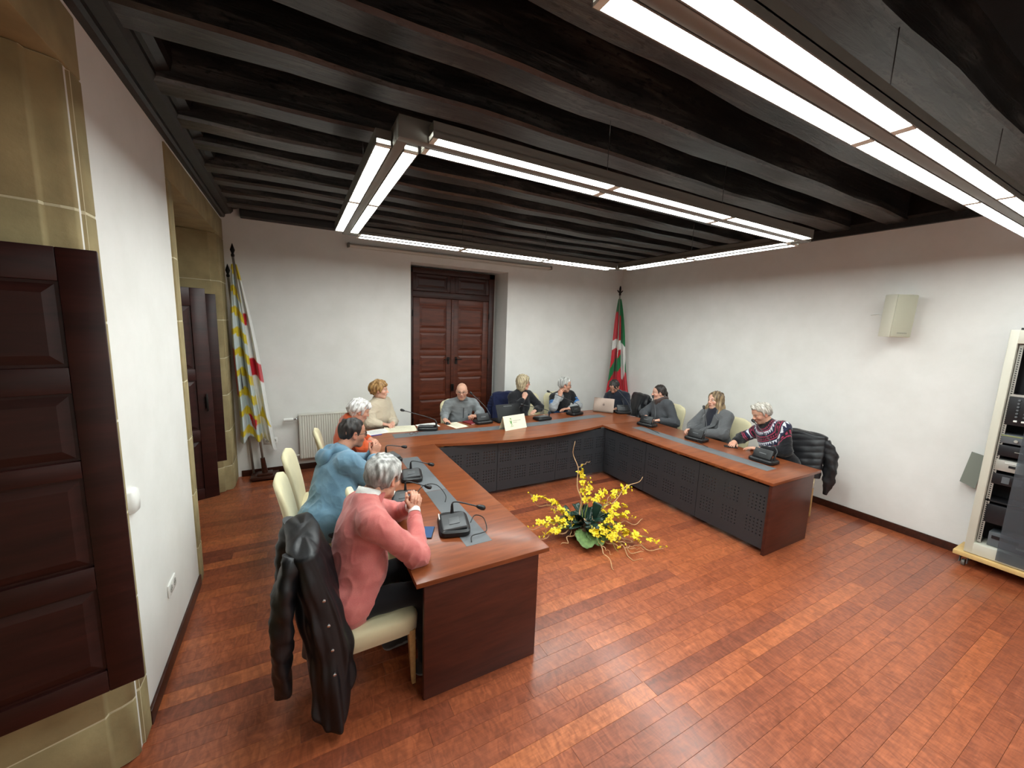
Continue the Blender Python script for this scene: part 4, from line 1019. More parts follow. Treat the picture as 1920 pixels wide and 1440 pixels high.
def nets(f, min_cells=0):
    F, h, lo = f.F, f.h, f.lo
    S_ = F < 0; n = np.array(F.shape)
    cnt = np.zeros(n-1, np.int8)
    for dx in (0, 1):
        for dy in (0, 1):
            for dz in (0, 1): cnt += S_[dx:n[0]-1+dx, dy:n[1]-1+dy, dz:n[2]-1+dz]
    act = (cnt > 0) & (cnt < 8); idx = np.argwhere(act); 
    if len(idx) == 0: return np.zeros((0, 3)), []
    C = np.array([(x, y, z) for x in (0, 1) for y in (0, 1) for z in (0, 1)])
    val = np.stack([F[idx[:, 0]+c[0], idx[:, 1]+c[1], idx[:, 2]+c[2]] for c in C], 1)
    acc = np.zeros((len(idx), 3)); num = np.zeros(len(idx))
    for i in range(8):
        for j in range(i+1, 8):
            if np.abs(C[i]-C[j]).sum() != 1: continue
            a, b = val[:, i], val[:, j]; m = (a < 0) != (b < 0)
            t = np.where(m, a/np.where(m, a-b, 1), 0)
            acc += np.where(m[:, None], C[i]+t[:, None]*(C[j]-C[i]), 0); num += m
    V = (idx+acc/num[:, None])*h+lo
    ids = np.full(n-1, -1, np.int64); ids[act] = np.arange(len(idx))
    Q = []
    for ax in range(3):
        o1, o2 = [(1, 2), (2, 0), (0, 1)][ax]
        a = [slice(None)]*3; b = [slice(None)]*3; a[ax] = slice(0, n[ax]-1); b[ax] = slice(1, n[ax])
        A, B = S_[tuple(a)], S_[tuple(b)]
        e = np.argwhere(A != B); e = e[(e[:, o1] > 0) & (e[:, o2] > 0) & (e[:, o1] < n[o1]-1) & (e[:, o2] < n[o2]-1)]
        u = np.zeros(3, int); v = np.zeros(3, int); u[o1] = 1; v[o2] = 1
        q = np.stack([ids[tuple((e-u*p-v*r).T)] for p, r in ((1, 1), (0, 1), (0, 0), (1, 0))], 1)
        fl = A[tuple(e.T)]
        q[~fl] = q[~fl][:, ::-1]; Q.append(q)
    return V, np.concatenate(Q)
def vnormals(V, Q):
    N = np.zeros_like(V); a = V[Q[:, 2]]-V[Q[:, 0]]; b = V[Q[:, 3]]-V[Q[:, 1]]; fn = np.cross(a, b)
    for i in range(4): np.add.at(N, Q[:, i], fn)
    return N/np.maximum(np.linalg.norm(N, axis=1, keepdims=True), 1e-12)
def relax(V, Q, it=2, lam=.5):
    for _ in range(it):
        A = np.zeros_like(V); c = np.zeros(len(V))
        for i in range(4):
            for j in ((i+1) % 4, (i+3) % 4): np.add.at(A, Q[:, i], V[Q[:, j]]); np.add.at(c, Q[:, i], 1)
        V = V*(1-lam)+lam*A/np.maximum(c, 1)[:, None]
    return V
def wave(P, freq, seed, n=7, stretch=(1, 1, 1)):
    g = np.random.default_rng(seed); out = 0
    for _ in range(n):
        d = g.normal(size=3)*np.array(stretch); d = d/np.linalg.norm(d)*freq*g.uniform(.6, 1.5); out = out+np.sin(P @ d+g.uniform(0, 6.28))
    return out/n**.5
def mesh_np(name, parts, mat, parent, off):
    """parts: list of (V, Q, col) joined in one mesh"""
    Vs, Qs, Cs, o = [], [], [], 0
    for V, Q, c in parts:
        if len(V) == 0: continue
        Vs.append(V); Qs.append(np.asarray(Q)+o); o += len(V); c = np.asarray(c, float); Cs.append(np.broadcast_to(c, (len(V), 3)) if c.ndim == 1 else c)
    V = np.concatenate(Vs)-np.asarray(off); Q = np.concatenate(Qs)
    me = bpy.data.meshes.new(name); me.vertices.add(len(V)); me.vertices.foreach_set('co', V.astype(np.float32).ravel())
    me.loops.add(Q.size); me.loops.foreach_set('vertex_index', Q.astype(np.int32).ravel())
    me.polygons.add(len(Q)); me.polygons.foreach_set('loop_start', np.arange(0, Q.size, 4, dtype=np.int32)); me.polygons.foreach_set('loop_total', np.full(len(Q), 4, np.int32))
    me.polygons.foreach_set('use_smooth', np.ones(len(Q), bool)); me.update(calc_edges=True); me.validate()
    me.materials.append(mat); setcol(me, np.concatenate(Cs)); return link(name, me, parent)
def bounds(prims, m=.03):
    lo = np.min([p[2] for p in prims if p[0][0] not in '-&'], 0)-m; hi = np.max([p[3] for p in prims if p[0][0] not in '-&'], 0)+m; return lo, hi
def solid(prims, h, grow=0., m=.03, rel=1):
    lo, hi = bounds(prims, m+grow); V, Q = nets(Field(lo, hi, h).put(prims, grow)); return relax(V, Q, rel), Q
M_skin = attr_mat('skin', .5, .06, 260, var=.06, spec=.35, sss=.12)
M_hair = attr_mat('hair', .45, .55, 210, stretch=(1, 1, .22), var=.35, spec=.4)
M_knit = attr_mat('knitwear', .9, .18, 420, .25, var=.10, spec=.2)
M_cloth = attr_mat('woven_cloth', .85, .10, 500, .1, var=.08, spec=.25)
M_shell = attr_mat('shiny_jacket_shell', .42, .18, 60, .0, var=.1, spec=.45)
M_eye = attr_mat('eye', .12, 0)
M_lens = NT('spectacle_lens').set(Base_Color=(.9, .93, .95, 1), Roughness=.02, Transmission_Weight=1, IOR=1.02).m
def C3(c): return np.array(lin(c))

def hand_prims(wr, d, n, right, curl=.35, spread=.10, thumb=.5, s=1.0, side_fist=0):
    """palm + five separate fingers; d = finger direction, n = palm normal (out of the palm)"""
    d = unit(d); n = unit(n-d*(n @ d)); w_ = np.cross(n, d); th = -w_ if right else w_      # th: towards the thumb
    pr = [cap(wr-d*.03, wr+d*.012, .026*s, .027*s, .012, (n, .72)), cap(wr+d*.02, wr+d*.072*s, .033*s, .036*s, .014, (n, .40)),
          cap(wr+d*.03+th*.012, wr+d*.066*s+th*.020, .022*s, .02*s, .014, (n, .55)), cap(wr+d*.03-th*.012, wr+d*.06*s-th*.022, .022*s, .019*s, .014, (n, .55))]
    L = [(.041, .026, .020), (.046, .029, .021), (.043, .027, .021), (.033, .021, .018)]
    for i in range(4):
        o = (1.5-i)*.0195*s; base = wr+d*(.082-.004*abs(i-1.2))*s+th*o
        dr_ = unit(d+th*(1.5-i)*spread*.35); cu = curl*(1+.07*i); ang = cu*.8; p = base; r_ = .0088*s*(1 if i < 3 else .86)
        for j, l in enumerate(L[i]):
            q = p+(dr_*math.cos(ang)+n*math.sin(ang))*l*s; pr.append(cap(p, q, r_, r_*.93, .004 if j else .008)); p = q; r_ *= .93; ang += cu*(1.25 if j == 0 else .8)
    b = wr+d*.022*s+th*.026*s+n*.004; a1 = unit(d*.75+th*(.75-.5*thumb)+n*(.25+.5*thumb)); a2 = unit(d*.95+th*(.3-.6*thumb)+n*(.25+.5*thumb))
    p1 = b+a1*.042*s; p2 = p1+a2*.030*s; p3 = p2+unit(a2+d*.2)*.024*s
    pr += [cap(b, p1, .0145*s, .0115*s, .010), cap(p1, p2, .0108*s, .0100*s, .004), cap(p2, p3, .0100*s, .0085*s, .004)]
    return pr
def elbow_ik(sh, wr, l1, l2, hint):
    d = wr-sh; L = np.linalg.norm(d); u = d/L
    if L >= (l1+l2)*.995: return sh+u*l1*L/(l1+l2)
    a = (l1*l1-l2*l2+L*L)/(2*L); h = math.sqrt(max(l1*l1-a*a, 0)); p = unit(hint-u*(hint @ u)); return sh+u*a+p*h
def head_prims(fem=False, jaw=1.0, smile=0.):
    """head in its own frame: x right, y face, z up, origin between the ears"""
    f = .94 if fem else 1.0
    P = [ell((0, -.012, .036), (.0765*f, .096*f, .090*f), .02), ell((0, .026, -.022), (.063*f*jaw, .066*f, .082*f), .03), ell((0, .050, .052), (.058*f, .042, .048), .03),
         ell((0, .066, -.090), (.026*jaw, .022, .020), .026), cap((-.046*jaw*f, .0, -.066), (-.016, .062, -.094), .016, .015, .03), cap((.046*jaw*f, .0, -.066), (.016, .062, -.094), .016, .015, .03),
         ell((-.040*f, .062, -.022), (.024, .022, .022), .022), ell((.040*f, .062, -.022), (.024, .022, .022), .022),
         cap((-.040, .078, .030), (-.014, .089, .027), .010, .010, .014), cap((.014, .089, .027), (.040, .078, .030), .010, .010, .014),
         ell((-.032, .098, .009), (.017, .013, .0115), .010, sub='-'), ell((.032, .098, .009), (.017, .013, .0115), .010, sub='-'),
         cap((0, .090, .020), (0, .108, -.020), .0085, .0115, .014), ell((0, .112, -.025), (.0125, .0115, .010), .008), ell((-.013, .101, -.028), (.0085, .010, .0075), .007), ell((.013, .101, -.028), (.0085, .010, .0075), .007),
         ell((-.032, .0795, .0170), (.0155, .0125, .0078), .003), ell((.032, .0795, .0170), (.0155, .0125, .0078), .003), ell((-.032, .080, -.0035), (.0155, .0105, .0045), .003), ell((.032, .080, -.0035), (.0155, .0105, .0045), .003),
         ell((0, .080, -.056), (.030, .018, .020), .016), ell((0, .0985, -.0535), (.022+.004*smile, .0075, .0048), .005), ell((0, .0965, -.0625), (.019+.004*smile, .0085, .0058), .005), cap((-.020, .103, -.0578), (.020, .103, -.0578), .0016, .0016, .003, sub='-')]
    for s in (-1, 1):
        R = np.array(Matrix.Rotation(s*.35, 3, 'Z') @ Matrix.Rotation(-.15, 3, 'X'))
        P += [ell((s*.079*f, -.008, .000), (.0075, .019, .031), .006, R), ell((s*.086*f, -.004, .003), (.006, .010, .019), .004, R, '-'), ell((s*.077*f, .002, -.026), (.007, .010, .010), .006)]
    return P
def face_cols(V, sk, o):
    x, y, z = V.T; n = len(V); c = np.tile(C3(sk), (n, 1))
    def mixc(m, col):
        m = np.clip(m, 0, 1)[:, None]; c[:] = c*(1-m)+C3(col)*m
    warm = tuple(np.clip(np.array(sk)*(1.02, .80, .76), 0, 255))
    mixc(.55*np.exp(-(((np.abs(x)-.044)/.020)**2+((z+.024)/.018)**2))*(y > .03), warm)
    mixc(.6*np.exp(-((x/.012)**2+((z+.026)/.012)**2))*(y > .08), warm)
    mixc(.5*(np.abs(x) > .078), warm)
    if o.get('stub'): mixc(o['stub']*np.clip((-.018-z)/.03, 0, 1)*np.clip((y+.0)/.03, 0, 1)*(z > -.13), o.get('stubc', (92, 84, 78)))
    mixc(.85*np.exp(-(((x/.021)**4+((z+.058)/.0095)**4)))*(y > .083), o.get('lip', (176, 96, 88)))
    mixc(.5*np.exp(-((x/.019)**4+((z+.0578)/.0022)**2))*(y > .083), (96, 44, 42))
    bz = .034-(np.abs(x)-.034)**2*8
    mixc(o.get('browa', .85)*np.exp(-(((np.abs(x)-.033)/.018)**4+((z-bz)/.0055)**2))*(y > .04), o.get('brow', (70, 56, 46)))
    mixc(.55*np.exp(-(((np.abs(x)-.032)/.014)**4+((z-.0065)/.0035)**2))*(y > .06), (74, 46, 40))
    if o.get('hairshade') is not None:       # cropped hair seen on the scalp
        hl = np.interp(y, [-.12, -.03, .0, .02, .035, .06], [-.05, -.04, .025, -.02, .05, .2]); mixc(o['hairshade']*np.clip((z-hl)/.02, 0, 1)*np.clip((o.get('shtop', .075)-z)/.03, 0, 1), o['hair'])
    return c
HL_Y = [-.14, -.09, -.05, -.025, -.012, .008, .018, .028, .040, .055, .075, .10]
HL = dict(short=[-.085, -.075, -.060, -.01, .028, .030, -.012, -.012, .045, .070, .082, .088], fringe=[-.10, -.09, -.075, -.02, .015, .02, -.02, -.03, .018, .045, .055, .060], back=[-.08, -.07, -.05, -.02, .02, .02, -.005, .0, .04, .068, .080, .086])
def hair_mesh(st, h, seed):
    th = st.get('th', .014); k = st['kind']
    E = lambda g: ell((0, -.012, .036), (.0765*.98+g, .096*.98+g, .090*.98+g), .02)
    cut = None
    if k in ('short', 'fringe', 'back'):
        pr = [E(th)]
        if k == 'fringe': pr += [ell((0, -.045, .030), (.082+th*.6, .070+th, .085), .03), ell((0, .045, .075), (.062, .050, .035), .03)]
        if st.get('quiff'): pr += [ell((0, .050, .098), (.058, .036, .022), .03)]
        if k == 'back': pr += [ell((0, -.105, .0), (.030, .026, .032), .015), cap((0, -.115, -.02), (.005, -.125, -.11), .020, .010, .015)]
        cut = HL[k]
    elif k == 'bob':
        pr = [E(th), ell((-.058, -.012, -.035), (.036, .062, .105), .03), ell((.058, -.012, -.035), (.036, .062, .105), .03), ell((0, -.058, -.03), (.075, .050, .11), .03), ell((.0, .062, .085), (.06, .036, .03), .03),
              ell((.0, .098, -.030), (.052, .060, .088), .02, sub='-')]
        if st.get('part'): pr += [ell((.012, .10, .045), (.034, .04, .04), .02, sub='-')]
    elif k == 'long':
        pr = [E(th), ell((0, -.05, -.05), (.078, .052, .13), .03)]
        for s in (-1, 1):
            pr += [cap((s*.066, .012, .02), (s*.092, .012, -.09), .034, .040, .03), cap((s*.092, .012, -.09), (s*.108, .040, -.20), .040, .026, .025), cap((s*.07, -.04, -.06), (s*.09, -.045, -.21), .045, .034, .03)]
        pr += [ell((0, .100, -.022), (.050, .058, .100), .02, sub='-'), ell((0, .108, .055), (.030, .045, .035), .02, sub='-')]
    lo, hi = bounds(pr, .03); f = Field(lo, hi, h).put(pr)
    if cut is not None:
        sl, P = f.win(lo, hi); zc = np.interp(P[1].ravel(), HL_Y, cut).astype(np.float32)[None, :, None]
        d = (zc-P[2])*.75+0*P[0]
        if k == 'back': d = np.minimum(d, np.sqrt(P[0]**2+(P[1]+.115)**2+((P[2]+.05)*.5)**2)-.045)
        f.F = -smin(-f.F, -d[:f.F.shape[0], :f.F.shape[1], :f.F.shape[2]], .012)
    V, Q = nets(f); 
    if len(V) == 0: return V, Q, V
    V = relax(V, Q, 2); N = vnormals(V, Q)
    V0 = V.copy(); A = st.get('amp', .004)
    V = V+N*(A*wave(V, 130, seed, 8, (1, 1, .25))+A*.8*wave(V, 60, seed+1, 6, (1, 1, .5)))[:, None]
    c0, c1 = C3(st['c0']), C3(st['c1']); m = np.clip(.5+.42*wave(V0, 190, seed+2, 8, (1, 1, .2))+st.get('tipw', 0)*(-V0[:, 2:3].ravel()*6), 0, 1)[:, None]
    if st.get('side'): sm = np.clip((.03-V0[:, 2])/.05+(-V0[:, 1])*2, 0, 1)[:, None]*.75; c1 = c1*(1-sm)+C3(st['side'])*sm
    return V, Q, c0*(1-m)+c1*m
def ring_tube(mb, c, axis, R, r, n=24, sq=(1, 1), tilt=None, ref=(1, 0, 0), a0=0, a1=2*PI):
    ax = Vector(axis).normalized(); u = Vector(ref); u = (u-ax*u.dot(ax)).normalized(); v = ax.cross(u); c = Vector(c)
    m = n if a1-a0 > 6.2 else n
    pts = [c+u*R*sq[0]*math.cos(a0+(a1-a0)*k/m)+v*R*sq[1]*math.sin(a0+(a1-a0)*k/m)+(ax*tilt*math.cos(a0+(a1-a0)*k/m) if tilt else Vector((0, 0, 0))) for k in range(m+1)]
    return mb.tube(pts, r, 8)
PEOPLE = {}
def person(o):
    hip, neck, hc = (np.array(o[k], float) for k in ('hip', 'neck', 'head'))
    g = o.get('g', 1.0); fem = o.get('fem', False); sw = o.get('sw', .165 if fem else .19); h = o.get('h', .008); hh = o.get('hh', .0055)
    phi = math.radians(o['face']); s = V3(math.sin(phi), -math.cos(phi), 0); t = unit(neck-hip); s = unit(s-t*(s @ t)+V3(0, 0, o.get('drop', 0))); fr = unit(np.cross(t, s)); L = np.linalg.norm(neck-hip)
    root = thing('person', o['label'], 'person', (hip[0], hip[1], 0), 0, 'people seated around the table'); off = np.array((hip[0], hip[1], 0.))
    B = np.stack([s, fr, t], 1)
    SR, SL = neck-t*.055+s*sw, neck-t*.055-s*sw
    arms = []
    for sd, sh in (('R', SR), ('L', SL)):
        wr = np.array(o['w'+sd], float); hint = np.array(o.get('hint', (0, 0, -1)), float)+(s if sd == 'R' else -s)*.5
        el = np.array(o['e'+sd], float) if 'e'+sd in o else elbow_ik(sh, wr, .30, .265, hint)
        arms.append((sd, sh, el, wr))
    lg = []; fd = V3(math.cos(phi), math.sin(phi), 0); sd0 = V3(math.sin(phi), -math.cos(phi), 0)
    for k, sg in enumerate((1, -1)):
        hj = V3(hip[0], hip[1], .568)+sd0*sg*.095; kn = hj+fd*.41+sd0*sg*.05+V3(0, 0, -.02); fo = o.get('feet', (.04, .04))[k]
        an = V3(kn[0], kn[1], .10)+fd*fo; lg.append((hj, kn, an))
    tor = [ell(hip+t*.02, (.165*g, .130*g, .125), .05, B), ell(hip+t*.20*L/.5+fr*.012*g, (.142*g, .110*g, .15), .06, B), ell(hip+t*.345*L/.5+fr*.004, (.160*(.4+.6*g), .112*(.5+.5*g), .165), .06, B),
           cap(SR-s*.045, SL+s*.045, .062, .062, .05), cap(neck+t*.012, SR-s*.035, .056, .052, .04), cap(neck+t*.012, SL+s*.035, .056, .052, .04)]
    if fem: tor += [ell(neck-t*.22+fr*.075+s*.065, (.058, .05, .062), .05, B), ell(neck-t*.22+fr*.075-s*.065, (.058, .05, .062), .05, B)]
    if g > 1.1: tor += [ell(hip+t*.15+fr*.05, (.14*g, .10*g, .13), .06, B)]
    ar = o.get('ar', 1.0 if not fem else .86)
    armp = [[cap(sh, el, .054*ar, .045*ar, .03), cap(el, wr, .043*ar, .029*ar, .02)] for _, sh, el, wr in arms]
    # ---- skin: coarse continuous trunk and limbs, fine head and hands
    trunk = tor+sum(armp, [])+[cap(neck-t*.02, hc-V3(0, 0, .06), .05, .05, .03)]
    for hj, kn, an in lg: trunk += [cap(hj, kn, .066, .046, .03), cap(kn, an, .044, .032, .02), cap(an-V3(0, 0, .04), an-V3(0, 0, .05)+fd*.12, .03, .028, .02)]
    Vt, Qt = solid(trunk, .015, -.010, .03, 1); sk = C3(o['skin']); parts = [(Vt, Qt, sk)]
    lk = unit(o['look']); X = unit(np.cross(lk, V3(0, 0, 1))); rl = o.get('roll', 0); Z = np.cross(X, lk); X, Z = X*math.cos(rl)+Z*math.sin(rl), Z*math.cos(rl)-X*math.sin(rl)
    HM = np.stack([X, lk, Z], 1)*o.get('hs', 1.0)              # head frame -> world
    nl = HM.T @ (neck-hc)/o.get('hs', 1.0)**2; nr = .054 if not fem else .045
    hp = head_prims(fem, o.get('jaw', 1.0), o.get('smile', 0))+[cap((0, -.022, -.045), nl*.62+V3(0, -.008, 0), nr*1.02, nr, .03), cap(nl*.62, nl, nr, nr*1.12, .03)]
    Vh, Qh = solid(hp, hh, 0, .02, 1); fc = face_cols(Vh, o['skin'], o); parts.append((Vh @ HM.T+hc, Qh, fc))
    for sd, sh, el, wr in arms:
        H_ = o['h'+sd]; n_ = np.array(H_.get('n', (0, 0, -1)), float); d_ = np.array(H_['d'], float)
        hpz = hand_prims(wr, d_, n_, sd == 'R', H_.get('curl', .3), H_.get('spread', .1), H_.get('thumb', .4), H_.get('s', .92 if fem else 1.0))+[cap(wr-unit(wr-el)*.07, wr, .030*ar, .027*ar, .015)]
        V, Q = solid(hpz, o.get('hhand', .005), 0, .015, 1); kn_ = np.clip(.5+.5*wave(V, 60, 5), 0, 1)[:, None]
        parts.append((V, Q, sk*(1-.25*kn_)+C3(tuple(np.array(o['skin'])*(1, .80, .76)))*.25*kn_))
    mesh_np('body', parts, M_skin, root, off)
    # ---- eyes
    ev = MB()
    for sx in (-1, 1):
        e = MB().ell((sx*.032, .0765, .0068), (.0128, .0128, .0128), 14, 12); me = bpy.data.meshes.new('eye'); P = np.array(e.v); W_ = P @ HM.T+hc-off
        me.from_pydata([tuple(p) for p in W_], [], e.f); me.polygons.foreach_set('use_smooth', [True]*len(me.polygons)); me.materials.append(M_eye)
        gz = np.array(o.get('gaze', (0, 1, -.1)), float); q = unit(gz); a = (P-V3(sx*.032, .0765, .0068))/.0128 @ q
        setcol(me, np.where(a[:, None] > .93, C3((12, 10, 10)), np.where(a[:, None] > .80, C3(o.get('iris', (74, 54, 40))), C3((214, 206, 200))))); link('eye', me, root)
    # ---- hair
    if o.get('hairst'):
        V, Q, c = hair_mesh(o['hairst'], o.get('hhair', .006), o.get('seed', 1))
        if len(V): mesh_np('hair', [(V @ HM.T+hc, Q, c)], M_hair, root, off)
    # ---- glasses
    if o.get('glasses'):
        gc = plain('glasses_frame', o['glasses'], .3, metal=.1); mb = MB(); tr_ = lambda x, y, z: Vector(HM @ V3(x, y, z)+hc-off)
        w2, h2 = o.get('gsize', (.025, .019)); rad = o.get('grad', .0016)
        for sx in (-1, 1):
            mb.tube([tr_(sx*.034+w2*math.copysign(abs(math.cos(a))**.7, math.cos(a)), .108-.25*abs(abs(sx*.034+w2*math.cos(a))-.01)**1.1, .004+h2*math.copysign(abs(math.sin(a))**.7, math.sin(a))) for a in [2*PI*k/20 for k in range(21)]], rad, 6)
            mb.tube([tr_(sx*.059, .098, .012), tr_(sx*.074, .085, .013), tr_(sx*.082, .03, .012), tr_(sx*.082, -.005, .012), tr_(sx*.082, -.022, -.006)], rad, 6)
        mb.tube([tr_(-.010, .110, .008), tr_(0, .114, .012), tr_(.010, .110, .008)], rad, 6)
        gl = mb.build('glasses', gc, root, smooth=True)
        mb = MB()
        for sx in (-1, 1): mb.add([tr_(sx*.034+w2*.96*math.cos(a), .107-.25*abs(abs(sx*.034+w2*math.cos(a))-.01)**1.1, .004+h2*.96*math.sin(a)) for a in [2*PI*k/20 for k in range(20)]], [tuple(range(20))])
        mb.build('lens', M_lens, gl)
    # ---- upper garment
    infl = o.get('infl', .012); cut_l = o.get('cuff', .040)
    sl = []
    for sd, sh, el, wr in arms:
        wl_ = wr-unit(wr-el)*cut_l; fu = o.get('full', 1.0)
        sl += [cap(sh, el, .054*ar*fu, .048*ar*fu, .035), cap(el, wl_, .047*ar*fu, .030*ar*fu, .025), cap(wl_-unit(wr-el)*.03, wl_, .030*ar, .028*ar, .006)]
    hem = hip-t*o.get('hemdrop', .02)
    up_ = tor+sl+[cap(hem+s*.06, hem-s*.06, .105*g, .105*g, .05)]
    V, Q = solid(up_, h, infl, .03, 2); N = vnormals(V, Q)
    A = o.get('fold', .004); wv = wave(V, 42, o.get('seed', 1)+7, 6, (1, 1, 1.6)); foc = np.zeros(len(V))
    for sd, sh, el, wr in arms: foc += np.exp(-np.sum((V-el)**2, 1)/.10**2)+.6*np.exp(-np.sum((V-sh)**2, 1)/.09**2)
    foc += .9*np.exp(-np.sum((V-(hip+t*.10))**2, 1)/.17**2)
    ridge = (1-np.abs(np.clip(wv, -1.6, 1.6)/1.6))**3; wv2 = wave(V, 75, o.get('seed', 1)+17, 5, (1, 1, 1.8)); ridge = ridge+.35*(1-np.abs(np.clip(wv2, -1.6, 1.6)/1.6))**3
    V = V+N*(A*(.25*wv+(ridge-.35)*(.25+1.5*np.clip(foc, 0, 1.2))))[:, None]
    ctx = dict(V=V, hip=hip, neck=neck, t=t, s=s, fr=fr, arms=arms, L=L)
    col = o['cloth'](ctx) if callable(o['cloth']) else C3(o['cloth'])
    top = mesh_np(o.get('top', 'sweater'), [(V, Q, col)], o.get('topmat', M_knit), root, off)
    # ---- trousers and shoes
    tp = [ell(hip+V3(0, 0, -.02), (.168*g, .150, .105), .05, np.stack([sd0, fd, V3(0, 0, 1)], 1))]
    for hj, kn, an in lg: tp += [cap(hj, kn, .072, .056, .04), cap(kn, an+V3(0, 0, .0), .056, .045, .03)]
    V, Q = solid(tp, max(h, .011), .008, .03, 1); N = vnormals(V, Q); V = V+N*(.003*wave(V, 45, 9))[:, None]
    mesh_np('trousers', [(V, Q, C3(o.get('trousers', (24, 25, 30))))], M_cloth, root, off)
    for hj, kn, an in lg:
        a0 = V3(an[0], an[1], .045)-fd*.035
        V, Q = solid([cap(a0, a0+fd*.18, .043, .036, .02, (V3(0, 0, 1), .8)), cap(a0+V3(0, 0, .0), V3(an[0], an[1], .10), .042, .042, .02), cap(V3(a0[0], a0[1], .012), V3(a0[0], a0[1], .012)+fd*.20, .04, .036, .004, (V3(0, 0, 1), .35))], .009, 0, .02, 1)
        V[:, 2] = np.maximum(V[:, 2], .001); c = np.where(V[:, 2:3] < .022, C3(o.get('sole', (60, 60, 60))), C3(o.get('shoe', (40, 38, 38)))); mesh_np('shoe', [(V, Q, c)], M_cloth, root, off)
    ctx.update(root=root, off=off, HM=HM, hc=hc, g=g, top=top, sw=sw, h=h); PEOPLE[o['key']] = ctx
    return ctx
# ---------------------------------------------------------------- garment details
def collar(ctx, name, prof, col, mat=None, sq=(1.0, 1.05), ax=None, base=None, n=28, thick=.006, wob=0., lean=0.):
    """open band around the neck: prof = [(radius, height along the neck)]"""
    a = Vector(unit(ctx['hc']-ctx['neck']-np.array(ctx['fr'])*lean if ax is None else ax)); c = Vector(ctx['neck'] if base is None else base); u = Vector(ctx['s']); u = (u-a*u.dot(a)).normalized(); v = a.cross(u)
    rings = []
    pr = prof+[(r-thick, h) for r, h in prof[::-1]]
    for r, h in pr: rings.append([c+a*(h+wob*math.sin(3*k*2*PI/n+1))+u*r*sq[0]*math.cos(2*PI*k/n)+v*r*sq[1]*math.sin(2*PI*k/n) for k in range(n)])
    rings.append(rings[0]); mb = MB().rings(rings, cap=False)
    o = mb.build(name, mat or M_knit, ctx['root'], smooth=True, off=ctx['off']); setcol(o.data, C3(col)); return o
def patch(ctx, name, corners, col, nu=8, nv=8, lift=.004, thick=.005, mat=None, shape=None, back=False):
    """sheet lying on the garment: corners (s, t) from the neck: bl, br, tr, tl"""
    V = ctx['V']; d = V-ctx['neck']; S_, T_, D_ = d @ ctx['s'], d @ ctx['t'], (d @ ctx['fr'])*(-1 if back else 1)
    m = D_ > -.02; S2, T2, D2 = S_[m], T_[m], D_[m]; P = []; c = [np.array(q) for q in (corners or [])]
    for j in range(nv+1):
        for i in range(nu+1):
            u, v = i/nu, j/nv
            q = (c[0]*(1-u)+c[1]*u)*(1-v)+(c[3]*(1-u)+c[2]*u)*v if shape is None else np.array(shape(u, v))
            w_ = (S2-q[0])**2+(T2-q[1])**2; k = np.argsort(w_)[:24]; near = k[w_[k] < max(w_[k[0]]*4, .012**2)]
            dd = np.max(D2[near])+lift; P.append(ctx['neck']+ctx['s']*q[0]+ctx['t']*q[1]+ctx['fr']*dd*(-1 if back else 1)-ctx['off'])
    me = bpy.data.meshes.new(name); me.from_pydata([tuple(p) for p in P], [], [(j*(nu+1)+i, j*(nu+1)+i+1, (j+1)*(nu+1)+i+1, (j+1)*(nu+1)+i) for j in range(nv) for i in range(nu)])
    me.polygons.foreach_set('use_smooth', [True]*len(me.polygons)); me.materials.append(mat or M_cloth); setcol(me, C3(col)); o = link(name, me, ctx['root'])
    md = o.modifiers.new('thickness', 'SOLIDIFY'); md.thickness = thick; md.offset = 0; return o
def extra(ctx, name, prims, h, col, mat=None, fold=.0, freq=40, seed=3):
    V, Q = solid(prims, h, 0, .03, 2); N = vnormals(V, Q)
    if fold: V = V+N*(fold*wave(V, freq, seed))[:, None]
    return mesh_np(name, [(V, Q, C3(col))], mat or M_knit, ctx['root'], ctx['off'])
def cuff(ctx, sd, col, R=.034, mat=None, w_=.018, name='shirt_cuff'):
    for s_, sh, el, wr in ctx['arms']:
        if s_ == sd:
            a = unit(wr-el); o = MB().tube([Vector(wr-a*.018), Vector(wr-a*.012+a*w_*.5), Vector(wr-a*.012+a*w_)], [R, R*1.02, R*.97], 16, cap=False).build(name, mat or M_cloth, ctx['root'], smooth=True, off=ctx['off']); setcol(o.data, C3(col))
def arm_uv(ctx):
    """per vertex: on an arm?, parameter along shoulder-elbow-wrist (0..2)"""
    V = ctx['V']; best = np.full(len(V), 9.); par = np.zeros(len(V))
    for sd, sh, el, wr in ctx['arms']:
        for k, (a, b) in enumerate(((sh, el), (el, wr))):
            d = b-a; t_ = np.clip((V-a) @ d/(d @ d), 0, 1); q = np.linalg.norm(V-a-t_[:, None]*d, axis=1); m = q < best; best[m] = q[m]; par[m] = k+t_[m]
    lat = np.abs((V-ctx['neck']) @ ctx['s']); fwd = (V-ctx['neck']) @ ctx['fr']
    return (best < .088) & ((lat > .185) | (fwd > .17) | (par > .9)), par
def cloth_stripes(ctx):       # black yoke, blue bands, grey sleeves
    V = ctx['V']; on, par = arm_uv(ctx); T_ = (V-ctx['neck']) @ ctx['t']; c = np.tile(C3((22, 22, 26)), (len(V), 1))
    c[(T_ < -.27)] = C3((52, 92, 140)); c[(T_ < -.33)] = C3((24, 26, 32)); c[(T_ < -.36)] = C3((60, 100, 148)); c[T_ < -.42] = C3((150, 152, 154))
    a = on & (par > .42); c[a] = C3((60, 110, 168)); c[on & (par > .55)] = C3((22, 22, 26)); c[on & (par > .60)] = C3((60, 110, 168)); c[on & (par > .74)] = C3((152, 154, 156)); return c
